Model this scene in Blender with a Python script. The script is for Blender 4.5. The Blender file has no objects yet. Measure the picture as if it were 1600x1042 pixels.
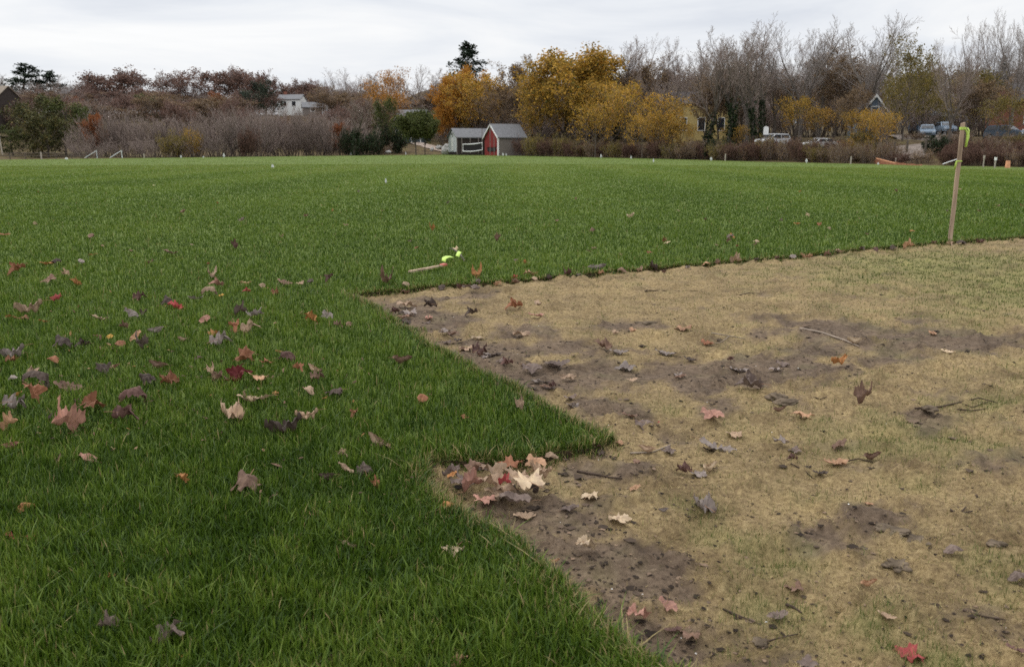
import bpy, math, random
import numpy as np
from mathutils import Vector, Matrix
from mathutils.geometry import delaunay_2d_cdt

S = bpy.context.scene
COL = S.collection
RNG = np.random.default_rng(7)
random.seed(7)

# ------------------------------------------------------------------ camera model (pixels of the 1600 x 1042 photograph)
F = 1300.0
HOR = 238.0
TH = math.atan((521 - HOR) / F)
CT, ST = math.cos(TH), math.sin(TH)
CAMH = 1.0

def ray(px, py):
    x = (px - 800) / F
    y = (521 - py) / F
    return np.array([x, CT + y * ST, -ST + y * CT])

def gp(px, py, z=0.0):
    """ground point under a pixel on the plane at height z"""
    r = ray(px, py)
    t = (z - CAMH) / r[2]
    return np.array([r[0] * t, r[1] * t, z])

def at(px, py, d):
    r = ray(px, py)
    t = d / r[1]
    return np.array([r[0] * t, d, CAMH + r[2] * t])

# ------------------------------------------------------------------ noise
def _hash(ix, iy, seed):
    h = (ix.astype(np.int64) * 374761393 + iy.astype(np.int64) * 668265263 + seed * 1442695041) & 0xFFFFFFFF
    h = ((h ^ (h >> 13)) * 1274126177) & 0xFFFFFFFF
    h = h ^ (h >> 16)
    return (h & 0xFFFFFF) / float(0xFFFFFF)

def vnoise(x, y, seed=0):
    x = np.asarray(x, float); y = np.asarray(y, float)
    ix = np.floor(x); iy = np.floor(y)
    fx = x - ix; fy = y - iy
    fx = fx * fx * (3 - 2 * fx); fy = fy * fy * (3 - 2 * fy)
    a = _hash(ix, iy, seed); b = _hash(ix + 1, iy, seed)
    c = _hash(ix, iy + 1, seed); d = _hash(ix + 1, iy + 1, seed)
    return (a + (b - a) * fx) * (1 - fy) + (c + (d - c) * fx) * fy

def fbm(x, y, scale, octaves=4, seed=0, gain=0.5):
    v = 0; amp = 1; tot = 0
    for o in range(octaves):
        v = v + amp * vnoise(x * scale, y * scale, seed + o * 17)
        tot += amp; amp *= gain; scale *= 2.03
    return v / tot

def smooth(a, b, x):
    t = np.clip((np.asarray(x, float) - a) / (b - a), 0, 1)
    return t * t * (3 - 2 * t)

# ------------------------------------------------------------------ terrain
EPX = [-900, -300, 0, 300, 600, 700, 800, 1000, 1200, 1400, 1600, 1900, 2600]
EPY = [250, 250, 250, 246.5, 243, 242, 243.8, 248, 253.5, 258, 262, 264, 266]
ED = [100, 110, 116, 130, 145, 150, 132, 108, 95, 84, 76, 66, 60]

def pxh(X, Y):
    Yc = np.maximum(np.asarray(Y, float), 0.5)
    return np.clip(800 + np.asarray(X, float) / Yc * F / CT, -900, 2600)

def edge_d(p):
    return np.interp(p, EPX, ED)

def edge_z(p):
    d = edge_d(p)
    py = np.interp(p, EPX, EPY)
    y = (521 - py) / F
    return CAMH + d * (-ST + y * CT) / (CT + y * ST)

def terrain(X, Y):
    """height of the natural ground (the field surface inside the field)"""
    X = np.asarray(X, float); Y = np.asarray(Y, float)
    p = pxh(X, Y)
    d = edge_d(p); ez = edge_z(p)
    inside = ez * smooth(18, d, Y)
    e = np.maximum(Y - d, 0)
    wl = 1 - smooth(520, 680, p)
    wr = smooth(1050, 1250, p)
    wc = 1 - wl - wr
    wc = np.maximum(wc, 0)
    left = 11.5 * smooth(12, 125, e) + 3 * smooth(120, 200, e)
    mid = 0.085 * e * smooth(0, 22, e)
    right = 1.9 * smooth(2, 16, e) + 0.035 * e
    bump = (fbm(X, Y, .09, 3, 3) - .5) * .9 * smooth(3, 16, e)
    return np.where(Y > d, ez + bump + wl * left + wc * mid + wr * right, inside)

def tz(x, y):
    return float(terrain(np.array([x]), np.array([y]))[0])

def hit(px, py, zoff=0.0):
    """where the ray of a pixel meets the ground"""
    r = ray(px, py)
    t0 = 0.3
    for k in range(4000):
        t = t0 * 1.006
        p = r * t
        if CAMH + p[2] <= tz(p[0], p[1]) + zoff:
            lo, hi = t0, t
            for _ in range(30):
                m = (lo + hi) / 2
                p = r * m
                if CAMH + p[2] <= tz(p[0], p[1]) + zoff: hi = m
                else: lo = m
            p = r * hi
            return np.array([p[0], p[1], CAMH + p[2]])
        t0 = t
        if t > 900: break
    p = r * 300
    return np.array([p[0], p[1], tz(p[0], p[1])])

# ------------------------------------------------------------------ mesh helpers
def np_mesh(name, V, faces, mats, smooth_shade=False, attrs=None, mat_idx=None):
    """faces: list of integer arrays, one per polygon size"""
    me = bpy.data.meshes.new(name)
    V = np.asarray(V, np.float32)
    me.vertices.add(len(V)); me.vertices.foreach_set('co', V.ravel())
    loops = np.concatenate([np.asarray(f, np.int32).ravel() for f in faces if len(f)])
    starts = []; s = 0
    for f in faces:
        if not len(f): continue
        n, k = np.asarray(f).shape
        starts.append(s + np.arange(n) * k); s += n * k
    starts = np.concatenate(starts).astype(np.int32)
    me.loops.add(len(loops)); me.loops.foreach_set('vertex_index', loops)
    me.polygons.add(len(starts)); me.polygons.foreach_set('loop_start', starts)
    if mat_idx is not None: me.polygons.foreach_set('material_index', np.asarray(mat_idx, np.int32))
    if smooth_shade: me.polygons.foreach_set('use_smooth', np.ones(len(starts), bool))
    me.update(calc_edges=True)
    for k, a in (attrs or {}).items():
        at_ = me.attributes.new(k, 'FLOAT', 'POINT')
        at_.data.foreach_set('value', np.asarray(a, np.float32))
    for m in (mats if isinstance(mats, (list, tuple)) else [mats]): me.materials.append(m)
    return me

def link(name, me, parent=None):
    o = bpy.data.objects.new(name, me); COL.objects.link(o)
    if parent is not None: o.parent = parent
    return o

def tag(o, label=None, cat=None, group=None, kind=None):
    if label: o['label'] = label
    if cat: o['category'] = cat
    if group: o['group'] = group
    if kind: o['kind'] = kind
    return o

def empty(name, loc, rz=0.0):
    o = bpy.data.objects.new(name, None); COL.objects.link(o)
    o.location = [float(v) for v in loc]; o.rotation_euler = (0, 0, rz); o.empty_display_size = 0.1
    return o

def copy_tree(o, parent=None):
    c = o.copy(); COL.objects.link(c)
    if parent is not None: c.parent = parent
    for ch in o.children: copy_tree(ch, c)
    return c

class MB:
    """collects simple solids into one mesh"""
    def __init__(s): s.v = []; s.f = []
    def add(s, vs, fs):
        b = len(s.v); s.v += [tuple(float(c) for c in v) for v in vs]; s.f += [tuple(i + b for i in f) for f in fs]; return s
    def box(s, c, d, rz=0.0, rx=0.0, ry=0.0):
        M = Matrix.Rotation(rz, 3, 'Z') @ Matrix.Rotation(ry, 3, 'Y') @ Matrix.Rotation(rx, 3, 'X')
        vs = []
        for x, y, z in [(-1,-1,-1),(1,-1,-1),(1,1,-1),(-1,1,-1),(-1,-1,1),(1,-1,1),(1,1,1),(-1,1,1)]:
            v = M @ Vector((x*d[0]/2, y*d[1]/2, z*d[2]/2)); vs.append((v.x+c[0], v.y+c[1], v.z+c[2]))
        return s.add(vs, [(0,3,2,1),(4,5,6,7),(0,1,5,4),(1,2,6,5),(2,3,7,6),(3,0,4,7)])
    def tube(s, pts, radii, n=6):
        pts = [Vector([float(c) for c in p]) for p in pts]
        if not isinstance(radii, (list, tuple)): radii = [radii] * len(pts)
        vs = []; fs = []
        for i, p in enumerate(pts):
            d = (pts[min(i+1, len(pts)-1)] - pts[max(i-1, 0)]).normalized()
            a = d.orthogonal().normalized() if abs(d.z) > .9 else d.cross(Vector((0,0,1))).normalized()
            b = d.cross(a)
            for k in range(n):
                t = 2*math.pi*k/n
                v = p + (a*math.cos(t) + b*math.sin(t))*radii[i]; vs.append(v)
        for i in range(len(pts)-1):
            for k in range(n):
                fs.append((i*n+k, i*n+(k+1)%n, (i+1)*n+(k+1)%n, (i+1)*n+k))
        fs.append(tuple(reversed(range(n)))); fs.append(tuple(range((len(pts)-1)*n, len(pts)*n)))
        return s.add(vs, fs)
    def prism(s, poly, y0, y1, axis='y'):
        n = len(poly)
        if axis == 'y': vs = [(x, y0, z) for x, z in poly] + [(x, y1, z) for x, z in poly]
        elif axis == 'x': vs = [(y0, x, z) for x, z in poly] + [(y1, x, z) for x, z in poly]
        else: vs = [(x, z, y0) for x, z in poly] + [(x, z, y1) for x, z in poly]
        fs = [tuple(range(n)), tuple(reversed(range(n, 2*n)))] + [(i, n+i, n+(i+1)%n, (i+1)%n) for i in range(n)]
        return s.add(vs, fs)
    def build(s, name, mat, parent=None, bevel=0.0, smooth_shade=False):
        me = bpy.data.meshes.new(name); me.from_pydata(s.v, [], s.f); me.update()
        import bmesh
        bm = bmesh.new(); bm.from_mesh(me); bmesh.ops.recalc_face_normals(bm, faces=bm.faces)
        if bevel: bmesh.ops.bevel(bm, geom=list(bm.edges), offset=bevel, segments=2, affect='EDGES', clamp_overlap=True)
        bm.to_mesh(me); bm.free()
        if smooth_shade:
            for p in me.polygons: p.use_smooth = True
        me.materials.append(mat)
        return link(name, me, parent)

# ------------------------------------------------------------------ materials
def new_mat(name):
    m = bpy.data.materials.new(name); m.use_nodes = True
    nt = m.node_tree; nt.nodes.clear()
    out = nt.nodes.new('ShaderNodeOutputMaterial')
    return m, nt, out

def N(nt, t, **kw):
    n = nt.nodes.new(t)
    for k, v in kw.items():
        if hasattr(n, k): setattr(n, k, v)
        else: n.inputs[k.replace('_', ' ')].default_value = v
    return n

def ramp(nt, fac, stops):
    r = nt.nodes.new('ShaderNodeValToRGB')
    el = r.color_ramp.elements
    while len(el) < len(stops): el.new(0.5)
    for e, (p, c) in zip(el, stops):
        e.position = p; e.color = (c[0], c[1], c[2], 1)
    nt.links.new(fac, r.inputs['Fac'])
    return r.outputs['Color']

def simple(name, col, rough=0.8, var=0.15, scale=6.0, metal=0.0, bump=0.0, spec=0.3, stretch=None):
    """a colour with mottling"""
    m, nt, out = new_mat(name)
    b = N(nt, 'ShaderNodeBsdfPrincipled'); b.inputs['Roughness'].default_value = rough; b.inputs['Metallic'].default_value = metal
    b.inputs['Specular IOR Level'].default_value = spec
    tc = N(nt, 'ShaderNodeTexCoord')
    no = N(nt, 'ShaderNodeTexNoise'); no.inputs['Scale'].default_value = scale; no.inputs['Detail'].default_value = 6
    src = tc.outputs['Object']
    if stretch:
        mp = N(nt, 'ShaderNodeMapping'); mp.inputs['Scale'].default_value = stretch
        nt.links.new(src, mp.inputs['Vector']); src = mp.outputs['Vector']
    nt.links.new(src, no.inputs['Vector'])
    lo = [c * (1 - var) for c in col]; hi = [min(1, c * (1 + var)) for c in col]
    nt.links.new(ramp(nt, no.outputs['Fac'], [(0.3, lo), (0.7, hi)]), b.inputs['Base Color'])
    if bump:
        bp = N(nt, 'ShaderNodeBump'); bp.inputs['Strength'].default_value = bump; bp.inputs['Distance'].default_value = 0.02
        nt.links.new(no.outputs['Fac'], bp.inputs['Height']); nt.links.new(bp.outputs['Normal'], b.inputs['Normal'])
    nt.links.new(b.outputs['BSDF'], out.inputs['Surface'])
    return m

def tinted(name, stops, rough=0.6, trans=0.3, spec=0.25, attr='tint', objvar=0.0):
    """foliage: colour picked along a ramp by a per-leaf attribute, thin and partly translucent"""
    m, nt, out = new_mat(name)
    a = N(nt, 'ShaderNodeAttribute'); a.attribute_name = attr
    fac = a.outputs['Fac']
    if objvar:
        oi = N(nt, 'ShaderNodeObjectInfo')
        ma = N(nt, 'ShaderNodeMath'); ma.operation = 'MULTIPLY_ADD'
        ma.inputs[1].default_value = objvar; ma.inputs[2].default_value = -objvar / 2
        nt.links.new(oi.outputs['Random'], ma.inputs[0])
        ad = N(nt, 'ShaderNodeMath'); ad.operation = 'ADD'; ad.use_clamp = True
        nt.links.new(fac, ad.inputs[0]); nt.links.new(ma.outputs[0], ad.inputs[1]); fac = ad.outputs[0]
    c = ramp(nt, fac, stops)
    b = N(nt, 'ShaderNodeBsdfPrincipled'); b.inputs['Roughness'].default_value = rough; b.inputs['Specular IOR Level'].default_value = spec
    nt.links.new(c, b.inputs['Base Color'])
    if trans > 0:
        t = N(nt, 'ShaderNodeBsdfTranslucent'); nt.links.new(c, t.inputs['Color'])
        mx = N(nt, 'ShaderNodeMixShader'); mx.inputs[0].default_value = trans
        nt.links.new(b.outputs['BSDF'], mx.inputs[1]); nt.links.new(t.outputs['BSDF'], mx.inputs[2])
        nt.links.new(mx.outputs[0], out.inputs['Surface'])
    else: nt.links.new(b.outputs['BSDF'], out.inputs['Surface'])
    return m

# ------------------------------------------------------------------ the bare patch: its outline on the ground
GT = 0.055                                     # height of the grass tips over the dirt
far_edge = [(546, 463), (640, 455), (700, 449), (800, 443), (930, 429), (1060, 419), (1180, 409), (1330, 394), (1480, 381), (1600, 373)]
diag = [(563, 462), (606, 485), (640, 508), (700, 543), (760, 571), (830, 603), (895, 640), (953, 669)]
notch = [(955, 692), (926, 704), (870, 716), (815, 722), (760, 725), (700, 724), (672, 722)]
low = [(672, 738), (700, 768), (745, 796), (795, 818), (830, 850), (872, 892), (930, 946), (1000, 1003), (1062, 1043)]
ring = [gp(x, y) for x, y in reversed(far_edge)] + [gp(x, y, GT) for x, y in diag] + [gp(x, y) for x, y in notch] + [gp(x, y, GT) for x, y in low]
e0, e1 = ring[0], ring[1]                      # carry the far edge on to the right of the frame
dirv = (e0 - e1) / np.linalg.norm(e0 - e1)
l0, l1 = ring[-1], ring[-3]
dl = (l0 - l1) / np.linalg.norm(l0 - l1)
ring = [np.array([26.0, -4.0, 0]), e0 + dirv * 14] + ring + [l0 + dl * 2.2, np.array([2.4, -4.0, 0])]
def jag(poly):
    out = []
    r = np.random.default_rng(3)
    for i in range(len(poly)):
        a = poly[i]; b = poly[(i + 1) % len(poly)]
        L = np.linalg.norm(b - a)
        n = max(1, min(160, int(L / 0.08)))
        for k in range(n):
            t = k / n
            p = a + (b - a) * t
            if np.hypot(p[0], p[1]) < 14: p = p + np.array([*((fbm(np.array([p[0], p[0] + 9]), np.array([p[1], p[1] + 9]), 7, 3, 71) - .5) * .085), 0]) + np.array([*(r.normal(0, 0.003 + 0.0008 * abs(p[1]), 2)), 0])
            out.append(p[:2])
    return np.array(out)
DIRT = jag(ring)

def in_poly(P, poly):
    x, y = P[:, 0], P[:, 1]
    ins = np.zeros(len(P), bool)
    n = len(poly); j = n - 1
    for i in range(n):
        xi, yi = poly[i]; xj, yj = poly[j]
        if yi != yj:
            c = ((yi > y) != (yj > y)) & (x < (xj - xi) * (y - yi) / (yj - yi) + xi)
            ins ^= c
        j = i
    return ins

def dist_poly(P, poly):
    d = np.full(len(P), 1e9)
    n = len(poly)
    for i in range(n):
        a = poly[i]; b = poly[(i + 1) % n]
        ab = b - a; L = (ab ** 2).sum() + 1e-12
        t = np.clip(((P - a) @ ab) / L, 0, 1)
        q = P - (a + t[:, None] * ab)
        d = np.minimum(d, np.sqrt((q ** 2).sum(1)))
    return d

# ------------------------------------------------------------------ where the patch is muddy and where seedlings have come up (stains with shapes of their own)
def blobs(P, items, seed):
    v = np.zeros(len(P))
    wx = P[:, 0] + (fbm(P[:, 0], P[:, 1], 3.0, 3, seed) - .5) * .35
    wy = P[:, 1] + (fbm(P[:, 0], P[:, 1], 3.0, 3, seed + 5) - .5) * .35
    for px, py, rx, ry, s in items:
        c = gp(px, py); ex = gp(px + rx, py); ey0 = gp(px, py + ry); ey1 = gp(px, py - ry)
        ax = abs(ex[0] - c[0]) * 1.25; ay = abs(ey1[1] - ey0[1]) / 2 * 1.2
        sx = c[0] / max(c[1], .1)                                       # ellipses lean along the line of sight
        q = ((wx - c[0] - sx * (wy - c[1])) / ax) ** 2 + ((wy - c[1]) / ay) ** 2
        v = np.maximum(v, s * np.exp(-q * 1.1))
    return v
MUD = [(640, 490, 90, 30, .9), (780, 540, 120, 28, .8), (900, 585, 150, 26, 1.2), (1080, 586, 170, 20, 1.15), (1220, 570, 90, 16, 1.), (1250, 545, 60, 18, .9), (760, 560, 90, 22, 1.), (660, 500, 60, 18, 1.), (1420, 525, 190, 22, 1.),
       (1300, 505, 90, 12, .8), (1560, 530, 90, 16, .9), (950, 640, 80, 24, .8), (1080, 570, 90, 12, .7), (940, 745, 100, 28, .8), (860, 800, 90, 45, 1.), (940, 870, 90, 35, .9),
       (1000, 900, 70, 30, .8), (1050, 990, 90, 45, 1.), (1330, 840, 60, 18, .6), (1420, 830, 60, 30, .6), (1120, 730, 140, 16, .5), (1370, 735, 90, 18, .5), (1170, 1030, 70, 30, .7),
       (1520, 960, 60, 30, .4), (1250, 715, 60, 14, .4), (720, 470, 60, 14, .6), (1170, 625, 60, 18, .6), (1440, 660, 30, 14, .7), (1560, 705, 40, 14, .5), (1010, 510, 80, 8, .6)]
GREEN = [(1480, 415, 190, 26, 1.), (1600, 440, 160, 40, .95), (1330, 440, 90, 16, .55), (1480, 480, 110, 12, .45), (1120, 830, 80, 26, .55), (1080, 790, 60, 22, .4), (1420, 690, 120, 40, .5), (1560, 630, 80, 30, .5),
         (1330, 990, 60, 26, .75), (1400, 1035, 90, 26, .8), (1560, 880, 60, 30, .5), (1220, 950, 60, 30, .45), (1180, 860, 70, 40, .45), (1500, 960, 80, 40, .4), (1050, 645, 50, 16, .3), (1120, 930, 60, 30, .4)]

def mud_at(P):
    v = blobs(P, MUD, 31) * 1.05
    n = fbm(P[:, 0], P[:, 1], 5.0, 5, 77)
    n2 = fbm(P[:, 0], P[:, 1], 22.0, 3, 78)
    return smooth(.24, .78, v * 1.15 + (n - .5) * 1.7 + (n2 - .5) * .5)
def green_at(P):
    v = blobs(P, GREEN, 41)
    n = fbm(P[:, 0], P[:, 1], 7.0, 4, 99)
    return np.clip(v + (n - .5) * .9 - .08, 0, 1)
def dirt_h(P):
    x, y = P[:, 0], P[:, 1]
    h = (fbm(x, y, 1.6, 3, 5) - .5) * .03 + (fbm(x, y, 9, 4, 6) - .5) * .022 + (fbm(x, y, 45, 3, 8) - .5) * .014
    lump = np.clip(fbm(x, y, 16, 3, 12) - .56, 0, 1) * .11 - np.clip(fbm(x, y, 4.5, 3, 13) - .60, 0, 1) * .10
    return h + lump - .004

# ground sheet under and around everything, out to the horizon
def nonuni(a, lim, n, k):
    t = np.linspace(-1, 1, n)
    return np.sinh(t * k) / np.sinh(k) * lim
xs = nonuni(0, 700, 190, 4.2)
ys = np.concatenate([np.linspace(-60, 40, 30), np.linspace(44, 290, 130), np.linspace(300, 900, 24)])
GX, GY = np.meshgrid(xs, ys)
P0 = np.stack([GX.ravel(), GY.ravel()], 1)
pz = terrain(P0[:, 0], P0[:, 1])
ph = pxh(P0[:, 0], P0[:, 1]); dd = edge_d(ph)
pz = pz - .09 * (1 - smooth(0, 4, P0[:, 1] - dd + 2))
nx, ny = len(xs), len(ys)
idx = np.arange(nx * ny).reshape(ny, nx)
quads = np.stack([idx[:-1, :-1], idx[:-1, 1:], idx[1:, 1:], idx[1:, :-1]], -1).reshape(-1, 4)

m, nt, out = new_mat('leaf_litter_ground')
b = N(nt, 'ShaderNodeBsdfPrincipled'); b.inputs['Roughness'].default_value = .95; b.inputs['Specular IOR Level'].default_value = .1
tc = N(nt, 'ShaderNodeTexCoord')
n1 = N(nt, 'ShaderNodeTexNoise'); n1.inputs['Scale'].default_value = .6; n1.inputs['Detail'].default_value = 9; n1.inputs['Roughness'].default_value = .7
nt.links.new(tc.outputs['Object'], n1.inputs['Vector'])
nt.links.new(ramp(nt, n1.outputs['Fac'], [(.3, (.035, .028, .018)), (.5, (.10, .070, .038)), (.62, (.13, .11, .045)), (.75, (.18, .12, .06))]), b.inputs['Base Color'])
bp = N(nt, 'ShaderNodeBump'); bp.inputs['Strength'].default_value = .8; bp.inputs['Distance'].default_value = .2
nt.links.new(n1.outputs['Fac'], bp.inputs['Height']); nt.links.new(bp.outputs['Normal'], b.inputs['Normal'])
nt.links.new(b.outputs['BSDF'], out.inputs['Surface'])
tag(link('ground', np_mesh('ground', np.column_stack([P0, pz]), [quads], m, True)), kind='structure')

# the lawn: one raised sheet of turf with a cut side towards the bare patch
outer = []
for p in np.linspace(-880, 2560, 130):
    d = float(edge_d(p))
    wob = (vnoise(p * .02, 0 * p, 9) - .5) * 1.2
    outer.append(((p - 800) / F * CT * d, d + wob))
outer = [(-120, -6)] + outer + [(80, -6)]
outer = outer[::-1]
V2 = [Vector((float(x), float(y))) for x, y in outer]; n_out = len(V2)
V2 += [Vector((float(x), float(y))) for x, y in DIRT]
inner = []
for Y in np.concatenate([np.linspace(-5, 12, 18), np.geomspace(13, 145, 46)]):
    for p in np.linspace(-860, 2540, 60):
        X = (p - 800) / F * CT * max(Y, 8)
        if Y < edge_d(p) - 2.5 and -118 < X < 78: inner.append((X, Y))
inner = np.array(inner)
keep = ~in_poly(inner, DIRT) & (dist_poly(inner, DIRT) > .15)
inner = inner[keep]
V2 += [Vector((float(x), float(y))) for x, y in inner]
edges = [(i, (i + 1) % n_out) for i in range(n_out)] + [(n_out + i, n_out + (i + 1) % len(DIRT)) for i in range(len(DIRT))]
vo, eo, fo, ov, oe, of = delaunay_2d_cdt(V2, edges, [], 0, 1e-5)
vo = np.array([(v.x, v.y) for v in vo])
tri = np.array([f for f in fo if len(f) == 3])
cen = vo[tri].mean(1)
outp = np.array(outer)
tri = tri[in_poly(cen, outp) & ~in_poly(cen, DIRT)]
a, bb, c = vo[tri[:, 0]], vo[tri[:, 1]], vo[tri[:, 2]]
area = (bb[:, 0]-a[:, 0])*(c[:, 1]-a[:, 1]) - (bb[:, 1]-a[:, 1])*(c[:, 0]-a[:, 0])
tri[area < 0] = tri[area < 0][:, ::-1]
LIFT = .015
lz = terrain(vo[:, 0], vo[:, 1]) + LIFT
Vtop = np.column_stack([vo, lz])
k = len(Vtop)
nd = len(DIRT)
side_top = np.column_stack([DIRT, terrain(DIRT[:, 0], DIRT[:, 1]) + LIFT])
side_bot = np.column_stack([DIRT, np.full(nd, -.08)])
sq = np.array([(k + i, k + (i + 1) % nd, k + nd + (i + 1) % nd, k + nd + i) for i in range(nd)])
m1, nt, out = new_mat('turf')
b = N(nt, 'ShaderNodeBsdfPrincipled'); b.inputs['Roughness'].default_value = .9; b.inputs['Specular IOR Level'].default_value = .1
geo = N(nt, 'ShaderNodeNewGeometry')
n1 = N(nt, 'ShaderNodeTexNoise'); n1.inputs['Scale'].default_value = .35; n1.inputs['Detail'].default_value = 10; n1.inputs['Roughness'].default_value = .65
n2 = N(nt, 'ShaderNodeTexNoise'); n2.inputs['Scale'].default_value = 25; n2.inputs['Detail'].default_value = 6
nt.links.new(geo.outputs['Position'], n1.inputs['Vector']); nt.links.new(geo.outputs['Position'], n2.inputs['Vector'])
c1 = ramp(nt, n1.outputs['Fac'], [(.3, (.078, .112, .024)), (.5, (.122, .166, .040)), (.7, (.168, .212, .060))])
c2 = ramp(nt, n2.outputs['Fac'], [(.3, (.45, .45, .45)), (.7, (1.2, 1.2, 1.2))])
mx = N(nt, 'ShaderNodeMix'); mx.data_type = 'RGBA'; mx.blend_type = 'MULTIPLY'; mx.inputs[0].default_value = .8
nt.links.new(c1, mx.inputs[6]); nt.links.new(c2, mx.inputs[7]); nt.links.new(mx.outputs[2], b.inputs['Base Color'])
bp = N(nt, 'ShaderNodeBump'); bp.inputs['Strength'].default_value = 1; bp.inputs['Distance'].default_value = .05
nt.links.new(n2.outputs['Fac'], bp.inputs['Height']); nt.links.new(bp.outputs['Normal'], b.inputs['Normal'])
nt.links.new(b.outputs['BSDF'], out.inputs['Surface'])
m2 = simple('sod_side', (.050, .036, .022), .95, .5, 40, bump=.6, spec=.1)
me = np_mesh('lawn', np.vstack([Vtop, side_top, side_bot]), [tri, sq], [m1, m2], mat_idx=np.concatenate([np.zeros(len(tri)), np.ones(len(sq))]))
tag(link('lawn', me), kind='structure')

# the bare patch itself, modelled lumps and all
dv = np.geomspace(.75, 30, 330)
tv = np.linspace(-.62, 1.15, 470)
TT, DD = np.meshgrid(tv, dv)
P1 = np.stack([(TT * DD).ravel(), DD.ravel()], 1)
ii = np.arange(len(P1)).reshape(len(dv), len(tv))
quads = np.stack([ii[:-1, :-1], ii[:-1, 1:], ii[1:, 1:], ii[1:, :-1]], -1).reshape(-1, 4)
inn = in_poly(P1, DIRT) | (dist_poly(P1, DIRT) < .10)
inn = inn.reshape(len(dv), len(tv))
ok = (inn[:-1, :-1] & inn[:-1, 1:] & inn[1:, 1:] & inn[1:, :-1]).ravel()
quads = quads[ok]
used = np.unique(quads); remap = np.full(len(P1), -1); remap[used] = np.arange(len(used))
P1 = P1[used]; quads = remap[quads]
mud1 = mud_at(P1); gr1 = green_at(P1)
m, nt, out = new_mat('bare_soil')
b = N(nt, 'ShaderNodeBsdfPrincipled'); b.inputs['Roughness'].default_value = .92; b.inputs['Specular IOR Level'].default_value = .15
geo = N(nt, 'ShaderNodeNewGeometry')
def noise(sc, det=8, ro=.6, stretch=None):
    n = N(nt, 'ShaderNodeTexNoise'); n.inputs['Scale'].default_value = sc; n.inputs['Detail'].default_value = det; n.inputs['Roughness'].default_value = ro
    nt.links.new(geo.outputs['Position'], n.inputs['Vector']); return n.outputs['Fac']
dry = ramp(nt, noise(55, 10, .75), [(.25, (.055, .040, .022)), (.43, (.158, .114, .060)), (.56, (.240, .180, .093)), (.75, (.37, .295, .165))])
wet = ramp(nt, noise(38, 10, .7), [(.3, (.050, .036, .024)), (.5, (.108, .078, .054)), (.7, (.170, .128, .090))])
am = N(nt, 'ShaderNodeAttribute'); am.attribute_name = 'mud'
ag = N(nt, 'ShaderNodeAttribute'); ag.attribute_name = 'green'
mx = N(nt, 'ShaderNodeMix'); mx.data_type = 'RGBA'
nt.links.new(am.outputs['Fac'], mx.inputs[0]); nt.links.new(dry, mx.inputs[6]); nt.links.new(wet, mx.inputs[7])
gm = N(nt, 'ShaderNodeMix'); gm.data_type = 'RGBA'; gm.inputs[7].default_value = (.15, .17, .052, 1)
mg = N(nt, 'ShaderNodeMath'); mg.operation = 'MULTIPLY'; mg.inputs[1].default_value = .55
nt.links.new(ag.outputs['Fac'], mg.inputs[0]); nt.links.new(mg.outputs[0], gm.inputs[0]); nt.links.new(mx.outputs[2], gm.inputs[6])
patchy = ramp(nt, noise(3.2, 7, .65), [(.28, (.52, .48, .45)), (.48, (.98, .95, .92)), (.7, (1.35, 1.31, 1.22))])
pm = N(nt, 'ShaderNodeMix'); pm.data_type = 'RGBA'; pm.blend_type = 'MULTIPLY'; pm.inputs[0].default_value = 1
nt.links.new(gm.outputs[2], pm.inputs[6]); nt.links.new(patchy, pm.inputs[7])
nt.links.new(pm.outputs[2], b.inputs['Base Color'])
bp = N(nt, 'ShaderNodeBump'); bp.inputs['Strength'].default_value = .9; bp.inputs['Distance'].default_value = .006
nt.links.new(noise(160, 6, .7), bp.inputs['Height']); nt.links.new(bp.outputs['Normal'], b.inputs['Normal'])
nt.links.new(b.outputs['BSDF'], out.inputs['Surface'])
tag(link('bare_ground', np_mesh('bare_ground', np.column_stack([P1, dirt_h(P1)]), [quads], m, True, {'mud': mud1, 'green': gr1})), kind='structure')

# ------------------------------------------------------------------ grass: blades
def blades(P, base, hgt, wid, lean, az, tint, segs, rng, grad=.38):
    """curved tapering blades; returns verts, [quads, tris], tints"""
    n = len(P)
    face = az + rng.normal(0, .5, n) + math.pi / 2
    wx, wy = np.cos(face) * wid / 2, np.sin(face) * wid / 2
    lx, ly = np.cos(az), np.sin(az)
    rows = []
    for s in range(segs):
        t = s / segs
        off = lean * t * t
        z = base + hgt * (t - .25 * np.minimum(lean / np.maximum(hgt, 1e-4), 1.5) * t * t)
        cx = P[:, 0] + lx * off; cy = P[:, 1] + ly * off
        w = 1 - .45 * t
        rows.append(np.stack([np.stack([cx - wx * w, cy - wy * w, z], 1), np.stack([cx + wx * w, cy + wy * w, z], 1)], 1))
    tip = np.stack([P[:, 0] + lx * lean, P[:, 1] + ly * lean, base + hgt * (1 - .25 * np.minimum(lean / np.maximum(hgt, 1e-4), 1.5))], 1)[:, None, :]
    V = np.concatenate(rows + [tip], 1)
    nv = 2 * segs + 1
    o = (np.arange(n) * nv)[:, None]
    q = [o + np.array([[2*s, 2*s+1, 2*s+3, 2*s+2]]) for s in range(segs - 1)]
    q = np.concatenate(q) if q else np.zeros((0, 4), int)
    t3 = o + np.array([[2*segs-2, 2*segs-1, 2*segs]])
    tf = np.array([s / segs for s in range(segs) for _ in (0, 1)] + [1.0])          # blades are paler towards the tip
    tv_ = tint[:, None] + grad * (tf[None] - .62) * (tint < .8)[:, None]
    return V.reshape(-1, 3), q, t3, np.clip(tv_, 0, 1).ravel()

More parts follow.
